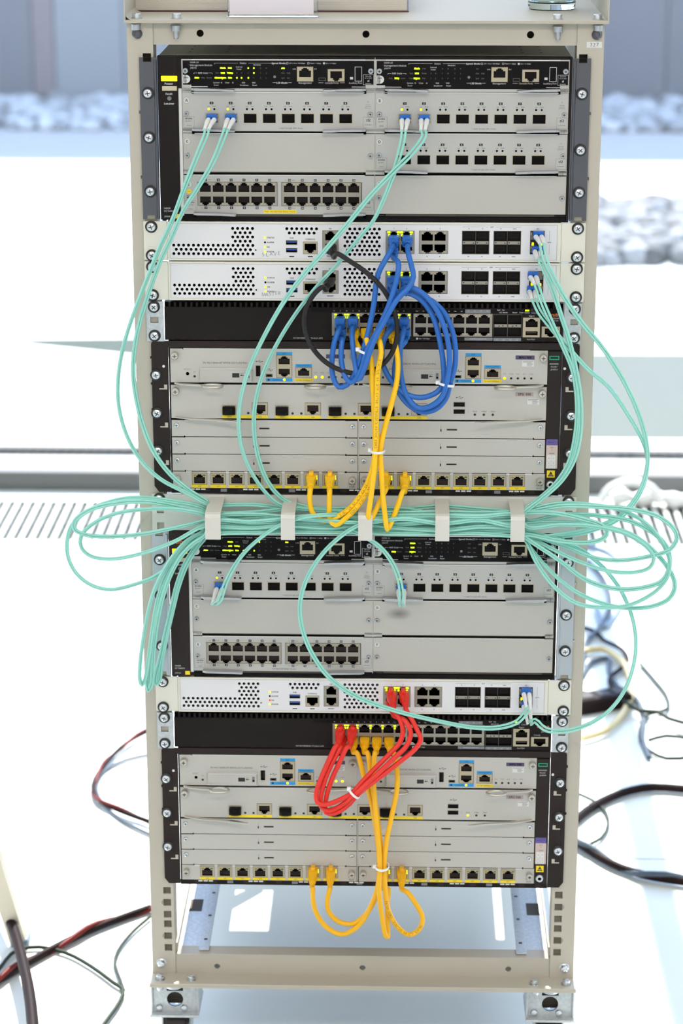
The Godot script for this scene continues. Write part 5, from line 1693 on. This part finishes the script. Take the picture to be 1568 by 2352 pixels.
	cord("red cord from the right red plug of the lowest firewall, swinging furthest right", gr, m, 2.85, [47.0, 551.8, 1, false, 4], trace([944, 1650, 958, 1678, 966, 1698, 955, 1718, 915, 1752, 868, 1788, 836, 1812, 818, 1828], 44, 68) + trace([798, 1850, 768, 1868, 748, 1866, 748, 1838, 760, 1795, 780, 1750, 797, 1716], 60, 40), [-11.9, 598.5, 1, false, -3])
	tie("white cable tie round the red bundle", P(813, 1822, 68), P(795, 1840, 68) - P(832, 1803, 68), 7.2, 6.8)
	gy = "yellow network cords between the lower switch and the lower router"
	m = M.yellowlow
	cord("lower yellow cord making the outer, wider loop at the left under the lowest router", gy, m, 2.95, [-11.9, 610.5, 0, false, 2], trace([818, 1728, 836, 1785, 854, 1850, 866, 1925, 871, 1990], 26, 48) + trace([868, 2032, 852, 2080, 824, 2125, 785, 2146, 748, 2128, 724, 2092, 718, 2058, 718, 2042], 52, 44), [-58.6, 779.0, 1, false, 0])
	cord("lower yellow cord making the inner, smaller loop at the left under the lowest router", gy, m, 2.95, [2.2, 610.5, 0, false, 0], trace([843, 1728, 852, 1790, 862, 1850, 872, 1925, 877, 1990], 28, 53) + trace([868, 2045, 846, 2092, 812, 2121, 778, 2117, 754, 2092, 752, 2065, 757, 2042], 46, 44), [-37.5, 779.0, 1, false, 0])
	cord("lower yellow cord hanging in the narrow straight drop under the lowest router", gy, m, 2.95, [16.3, 610.5, 0, false, 0], trace([861, 1728, 858, 1790, 862, 1860, 868, 1925, 872, 1990], 32, 62) + trace([870, 2040, 876, 2100, 885, 2148, 890, 2152, 889, 2110, 890, 2065, 892, 2042], 68, 46), [25.7, 779.0, 1, false, 0])
	cord("lower yellow cord making the round loop at the right under the lowest router", gy, m, 2.95, [30.4, 610.5, 0, false, 2], trace([903, 1728, 912, 1775, 911, 1815, 898, 1880, 887, 1935, 882, 1990], 26, 58) + trace([884, 2035, 890, 2085, 912, 2128, 940, 2147, 962, 2135, 970, 2108, 956, 2078, 934, 2048], 62, 46), [46.7, 779.0, 1, false, 0], "PATCH CORD  DIGITUS SF/UTP CAT5E", 190.0)
	tie("white cable tie round the lower yellow cords", P(877, 1990, 58), P(877, 2030, 58) - P(877, 1950, 58), 7.6, 10.5)

# ---------- room, outside and the things on the tray and the floor
func room():
	var g := G.new()
	var yo := Vector3(0, FL, 0)
	g.o = yo
	var f := struct_("floor", G.new())
	for e in [[-2430, -2330], [-1996, -1759], [-1756, -559], [-556, 641], [644, 1841], [1844, 3041], [3044, 4500]]:
		g = G.new()
		g.o = yo
		g.box(M.floorstone, -4500, 4500, 1030, 1060, e[0], e[1], 0.8)
		mi("floor_slab", g.mesh(), f)
	g = G.new()
	g.o = yo
	g.box(M.joint, -4500, 4500, 1061, 1200, -2430, 4500)
	mi("screed", g.mesh(), f)
	# floor convector with a grille of slats along the glass
	g = G.new()
	g.o = yo
	g.box(M.pit, -4500, 4500, 1050, 1060.5, -2330, -1996)
	g.box(M.slat, -4500, 4500, 1029.5, 1034, -2330, -2290, 0.6); g.box(M.slat, -4500, 4500, 1029.5, 1034, -2014, -1996, 0.6)
	var gr := struct_("trim_1", g)
	var sl := G.new()
	sl.o = yo
	for k in 3: sl.box(M.pit, -1250, 1250, 1036, 1046, -2260 + 110 * k, -2254 + 110 * k)
	mi("grille_bar", sl.mesh(), gr)
	sl = G.new()
	sl.lathe(M.slat, Vector3(0, 0, 0), [[0, -140], [5, -140], [6.6, -137], [6.6, 137], [5, 140], [0, 140]], 10)
	var sm := sl.mesh()
	for i in 108:
		mi("grille_slat", sm, gr, Vector3(-1220 + 22.6 * i, -6.0, -2151))
	# walls and ceiling
	g = G.new()
	g.box(M.wallpaint, -4700, -4500, -3400, 30, -2430, 4500)
	struct_("wall_left", g)
	g = G.new()
	g.box(M.wallpaint, 4500, 4700, -3400, 30, -2430, 4500)
	struct_("wall_right", g)
	g = G.new()
	g.box(M.wallpaint, -4700, 4700, -3400, 30, 4500, 4700)
	struct_("wall_front", g)
	g = G.new()
	g.box(M.wallpaint, -4700, 4700, -3600, -3400, -2600, 4700)
	struct_("ceiling", g)
	# window wall
	g = G.new()
	g.box(M.frame, -4500, 4500, -42, 2, -2470, -2370, 3)
	g.box(M.frame, -4500, 4500, -3200, -3100, -2470, -2370, 3)
	g.box(M.wallpaint, -4500, 4500, -3400, -3200, -2470, -2370)
	var w := struct_("window_1", g)
	for x in [-4475, -2700, -1150, 408, 1950, 3300, 4475]:
		g = G.new()
		g.box(M.frame, x - 30, x + 30, -3100, -42, -2460, -2380, 2)
		mi("mullion", g.mesh(), w)
	var xs := [-4450, -2700, -1150, 408, 1950, 3300, 4450]
	for i in 6:
		g = G.new()
		g.quad(M.glass, Vector3(xs[i] + 25, 42, -2420), Vector3(xs[i + 1] - 25, 42, -2420), Vector3(xs[i + 1] - 25, 3100, -2420), Vector3(xs[i] + 25, 3100, -2420))
		mi("pane", g.mesh(), w)
	# three unseen ceiling lamps, added as front fill for the rack
	for i in 3:
		var t := thing("added_fill_lamp", "unseen ceiling light added as fill, %s of the three before the rack" % ["leftmost", "middle one", "rightmost"][i], "light", 0, 0, 0, "unseen ceiling fill lights")
		t.position = Vector3([-1.5, 0.0, 1.5][i], 3.34, 3.2)
		g = G.new()
		g.box(M.whiteplastic, -640, 640, -60, 0, -340, 340, 4)
		mi("housing", g.mesh(), t)
		g = G.new()
		g.box(M.lamp, -600, 600, 0, 6, -300, 300, 1)
		mi("diffuser", g.mesh(), t)
		var l := AreaLight3D.new()
		l.name = "fill_light"
		l.area_size = Vector2(1.2, 0.6)
		l.light_energy = FILL_LAMP_E
		l.light_color = Color(1.0, 0.93, 0.9)
		l.area_range = 12.0
		l.shadow_enabled = true
		l.rotation_degrees.x = -90
		l.position = Vector3(0, -0.012, 0)
		t.add_child(l)

func stones(called: String, label: String, n: int, x0: float, x1: float, z0: float, z1: float, s0: float, s1: float, mats: Material, v0: float, v1: float):
	var g := G.new()
	var pr := [[0.0, -0.5], [0.35, -0.4], [0.5, -0.1], [0.42, 0.25], [0.2, 0.42], [0.0, 0.45]]
	g.lathe(mats, Vector3.ZERO, pr, 7, 1)
	var mm := MultiMesh.new()
	mm.transform_format = MultiMesh.TRANSFORM_3D
	mm.use_colors = true
	mm.instance_count = n
	mm.mesh = g.mesh()
	for i in n:
		var s := rng.randf_range(s0, s1)
		var b := Basis.from_euler(Vector3(rng.randf() * 6, rng.randf() * 6, rng.randf() * 6)).scaled(Vector3(s, s * 0.7, s * rng.randf_range(0.7, 1.2)))
		var v := rng.randf_range(v0, v1)
		mm.set_instance_color(i, Color(v, v * 1.02, v))
		mm.set_instance_transform(i, Transform3D(b, Vector3(rng.randf_range(x0, x1), s * 0.18 * 0.001, rng.randf_range(z0, z1)) ))
	var o := MultiMeshInstance3D.new()
	o.name = numbered(called)
	o.multimesh = mm
	add_child(o)
	tag(o, label, "gravel")
	o.set_meta("kind", "stuff")

func outside():
	var g := G.new()
	g.box(M.ledge, -7000, 7000, -1, 60, -2685, -2470, 1)
	g.box(M.washer, -7000, 7000, -16, -1, -2668, -2652, 1)
	struct_("trim_2", g)
	g = G.new()
	g.box(M.pit, -7000, 7000, 24, 80, -2740, -2680)
	g.box(M.terrace, -9000, 9000, 0, 80, -7080, -2736, 1)
	g.box(M.kerb, -9000, 9000, 0, 80, -7980, -7084, 1)
	g.box(M.joint, -9000, 9000, 10, 80, -9400, -7982, 1)
	struct_("terrace", g)
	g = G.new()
	g.box(M.terraceshade, 300, 4000, -1.5, 1, -3690, -2830, 0.5)  # outdoor shade painted as a darker patch of paving
	struct_("terrace_shade_patch", g)
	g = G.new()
	g.loft(M.shadewedge, [[Vector3(-1080, 1, -3825), Vector3(-300, 1, -3880), Vector3(-300, 1, -3500), Vector3(-1080, 1, -3800)], [Vector3(-1080, -2, -3825), Vector3(-300, -2, -3880), Vector3(-300, -2, -3500), Vector3(-1080, -2, -3800)]])  # tapering shadow laid on the terrace as a dark wedge
	struct_("shade_trim_3", g)
	stones("gravel_bed", "band of mottled grey gravel outside the window, right of the rack", 2600, 0.25, 3.2, -6.0, -4.93, 50.0, 130.0, M.stone, 0.03, 0.22)
	stones("pebble_strip", "dull strip of pebbles along the foot of the grey building outside", 3000, -3.2, 3.2, -9.0, -7.98, 40.0, 100.0, M.stone, 0.1, 0.36)
	var root := thing("building", "blurred grey-blue building front across the terrace, with flat vertical panels", "building", 0, FL, -9050)
	g = G.new()
	g.box(M.facade, -7000, 7000, -2350, 0, -600, -40)
	mi("wall", g.mesh(), root)
	var edges := [-4200, -3000, -1985, -1800, -1690, -1350, -600, 200, 900, 1330, 2100, 3000, 4200]
	for i in edges.size() - 1:
		g = G.new()
		g.box([M.facade, M.facadepale, M.facade, M.facaderose, M.facadepale, M.facadepale, M.facade, M.facade, M.facade, M.facade, M.facadepale, M.facade][i], edges[i] + 2, edges[i + 1] - 2, -2300, -20, -40, 0, 4)
		mi("panel", g.mesh(), root)

func tray_things():
	# a thick book lying on the tray, fore-edge to the viewer
	var t0 := -216.0
	var root := thing("book", "thick book lying on the tray, pale page edges to the front", "book", -105, t0 - 0.0, -90)
	var g := G.new()
	g.box(M.bookcover, -152, 152, -1.6, 0, -200, 1, 0.4); g.box(M.bookcover, -152, 152, -33.6, -32, -200, 1, 0.4); g.box(M.bookcover, -152, 152, -33, -1, -201, -199, 0.4)
	mi("cover", g.mesh(), root)
	g = G.new()
	rng.seed = 77
	for i in 20: g.box(M.page, -150 + rng.randf() * 0.5, 150 - rng.randf() * 0.5, -1.6 - 1.52 * (i + 1), -1.7 - 1.52 * i, -198, -0.6 - rng.randf() * 0.9)
	mi("page_block", g.mesh(), root)
	root = thing("sign_holder", "small clear sign holder with a blank pale insert, before the book", "sign holder", -99, t0, -30)
	g = G.new()
	g.box(M.acrylic, -48.5, 48.5, -46, 0, -8, 8, 1.0)
	mi("acrylic_block", g.mesh(), root)
	g = G.new()
	g.box(M.insert, -46, 44, -45, -3.6, 8.1, 8.5)
	mi("paper_insert", g.mesh(), root)
	root = thing("drinking_glass", "clear drinking glass standing at the right end of the tray", "glass", 206, t0, -132)
	g = G.new()
	g.lathe(M.tumbler, Vector3.ZERO, [[0, 0], [24, 0], [25.5, 1.2], [26.5, 4], [28, 60], [29, 105], [27.6, 106], [26.4, 60], [24.6, 9], [22, 7.4], [0, 7]], 36, 1)
	mi("tumbler", g.mesh(), root)

func floor_things():
	var root := thing("table_leg", "slim cream table leg behind the thick dark brown cable", "table leg", 0, FL)
	var g := G.new()
	var a := F(48, 2168, 0)
	var b := a + Vector3(-120, 700, 168)
	g.o = Vector3(0, FL, 0)
	g.loft(M.rack, [[a + Vector3(-12, 0, -9), a + Vector3(10, 0, -9), a + Vector3(10, 0, 9), a + Vector3(-12, 0, 9)], [b + Vector3(-14, 0, -12), b + Vector3(14, 0, -12), b + Vector3(14, 0, 12), b + Vector3(-14, 0, 12)]])
	mi("leg", g.mesh(), root)
	g = G.new()
	g.o = Vector3(0, FL, 0)
	g.box(M.blueplastic, a.x - 12, a.x + 12, 1018, 1030, a.z - 12, a.z + 12, 2)
	mi("foot", g.mesh(), root)
	floor_cord("power_cable", "thick dark brown cable running off the bottom left corner of the picture", M.darkcord, 7.5, L([-70, 1930, -30, 1995, 0, 2062, 28, 2126, 50, 2200, 67, 2280, 75, 2352, 78, 2420], 40.0))
	floor_cord("power_cable", "red and black twisted cable running to the foot of the left post", M.darkcord, 5.0, L([-20, 2262, 40, 2225, 110, 2185, 200, 2140, 280, 2108, 345, 2085], 6.0), M.redcord)
	floor_cord("data_cable", "thin green cable arching over and turning back below the twisted cable", M.greencord, 2.6, L([-10, 2235, 40, 2182, 90, 2175, 150, 2188, 210, 2220, 262, 2258, 282, 2272, 275, 2300, 240, 2350, 220, 2380], 5.0))
	floor_cord("data_cable", "thin dark green cable bending down from the post beside the lower holes", M.greencord, 2.2, L([345, 2105, 305, 2140, 270, 2185, 264, 2215, 276, 2250, 284, 2275], 5.0))
	floor_cord("power_cable", "red and black cable bowing out left of the lowest router", M.darkcord, 3.6, L([350, 1674, 300, 1700, 250, 1745, 218, 1790, 214, 1815, 228, 1838, 270, 1860, 345, 1888], 8.0), M.redcord)
	floor_cord("data_cable", "thin blue grey cable beside the red and black bow", M.greycord, 2.6, L([350, 1732, 290, 1745, 240, 1770, 222, 1810, 240, 1850, 290, 1890, 345, 1917], 4.0))
	floor_cord("power_cable", "thick black cable curving rightwards from behind the lowest router", M.darkcord, 6.5, L([1320, 1885, 1350, 1860, 1400, 1832, 1450, 1815, 1500, 1808, 1590, 1814], 8.0))
	floor_cord("power_cable", "black cable low at the right that crosses the shaded strip of floor", M.darkcord, 6.0, L([1320, 1930, 1350, 1952, 1400, 1982, 1450, 2002, 1500, 2014, 1590, 2028], 8.0), M.greycord)
	floor_cord("power_cable", "beige cable coiled in an open ring right of the rack", M.beigecord, 6.0, L([1330, 1498, 1380, 1490, 1420, 1512, 1446, 1555, 1448, 1600, 1425, 1645, 1385, 1680, 1335, 1696], 10.0))
	floor_cord("data_cable", "dark cable crossing the beige ring at the right and running off the picture", M.greencord, 4.0, L([1335, 1590, 1390, 1600, 1430, 1610, 1470, 1632, 1510, 1635, 1535, 1650, 1590, 1665], 16.0))
	floor_cord("data_cable", "grey green cable looping wide beyond the beige ring", M.greencord, 3.4, L([1470, 1525, 1500, 1560, 1530, 1600, 1530, 1630, 1490, 1640, 1470, 1680, 1480, 1715, 1530, 1742, 1590, 1735, 1590, 1700, 1530, 1690, 1490, 1700], 6.0))
	floor_cord("data_cable", "blue grey cable lying in a slack curve inside the beige ring", M.greycord, 4.5, L([1335, 1555, 1360, 1520, 1395, 1512, 1400, 1545, 1430, 1590, 1455, 1600, 1476, 1640, 1475, 1700, 1490, 1740], 6.0))
	floor_cord("data_cable", "thin grey green cable curling under the thick black one", M.greencord, 2.6, L([1325, 1822, 1360, 1838, 1388, 1862, 1396, 1895, 1380, 1925, 1356, 1938], 5.0))
	floor_cord("data_cable", "dark brown cable snaking on the floor behind the right post", M.darkcord, 4.0, L([1330, 1440, 1365, 1450, 1385, 1470, 1425, 1490, 1440, 1520, 1400, 1560, 1420, 1600, 1450, 1620], 8.0))
	floor_cord("data_cable", "blue grey cable trailing from the window grille behind the right post", M.greycord, 5.0, L([1350, 1290, 1385, 1330, 1400, 1390, 1380, 1440, 1350, 1470, 1335, 1520], 8.0))
	floor_cord("data_cable", "pale grey cable lying in folds near the window at the right", M.blueplastic, 5.0, L([1340, 1250, 1400, 1270, 1430, 1340, 1420, 1400, 1385, 1440, 1370, 1400], 6.0))
	root = thing("power_strip", "dark power strip on the floor behind the right post", "power strip", 0, FL)
	var c := F(1385, 1625, 0)
	root.position = Vector3(c.x, 0, c.z) * 0.001
	g = G.new()
	g.box(M.darkcord, -55, 45, -26, 0, -22, 22, 4)
	mi("body", g.mesh(), root)
	for i in 3:
		g = G.new()
		g.box(M.blackcord, -46 + 32 * i, -22 + 32 * i, -28, -24, -14, 14, 2)
		mi("socket", g.mesh(), root)
	root.rotation.y = 0.4
	root = thing("plastic_bag", "crumpled white plastic wrap lying on the floor grille", "plastic bag", 0, FL)
	c = F(1520, 1162, 0)
	root.position = Vector3(c.x, 0, c.z) * 0.001
	g = G.new()
	var pp := []
	var rr := []
	for i in 15:
		pp.append(Vector3(-110 + 22 * i, 18 + 6 * sin(i * 1.7), 8 * cos(i * 1.1)))
		rr.append(15.0 + 6 * sin(i * 2.3))
	g.tube(M.whiteplastic, pp, rr, 12)
	var p2 := []
	for i in 13:
		var t := PI * i / 12.0
		p2.append(Vector3(-70 + 62 * cos(t), 12 + 48 * sin(t), 20))
	g.tube(M.whiteplastic, p2, 9.0, 10)
	mi("wrap", g.mesh(), root)
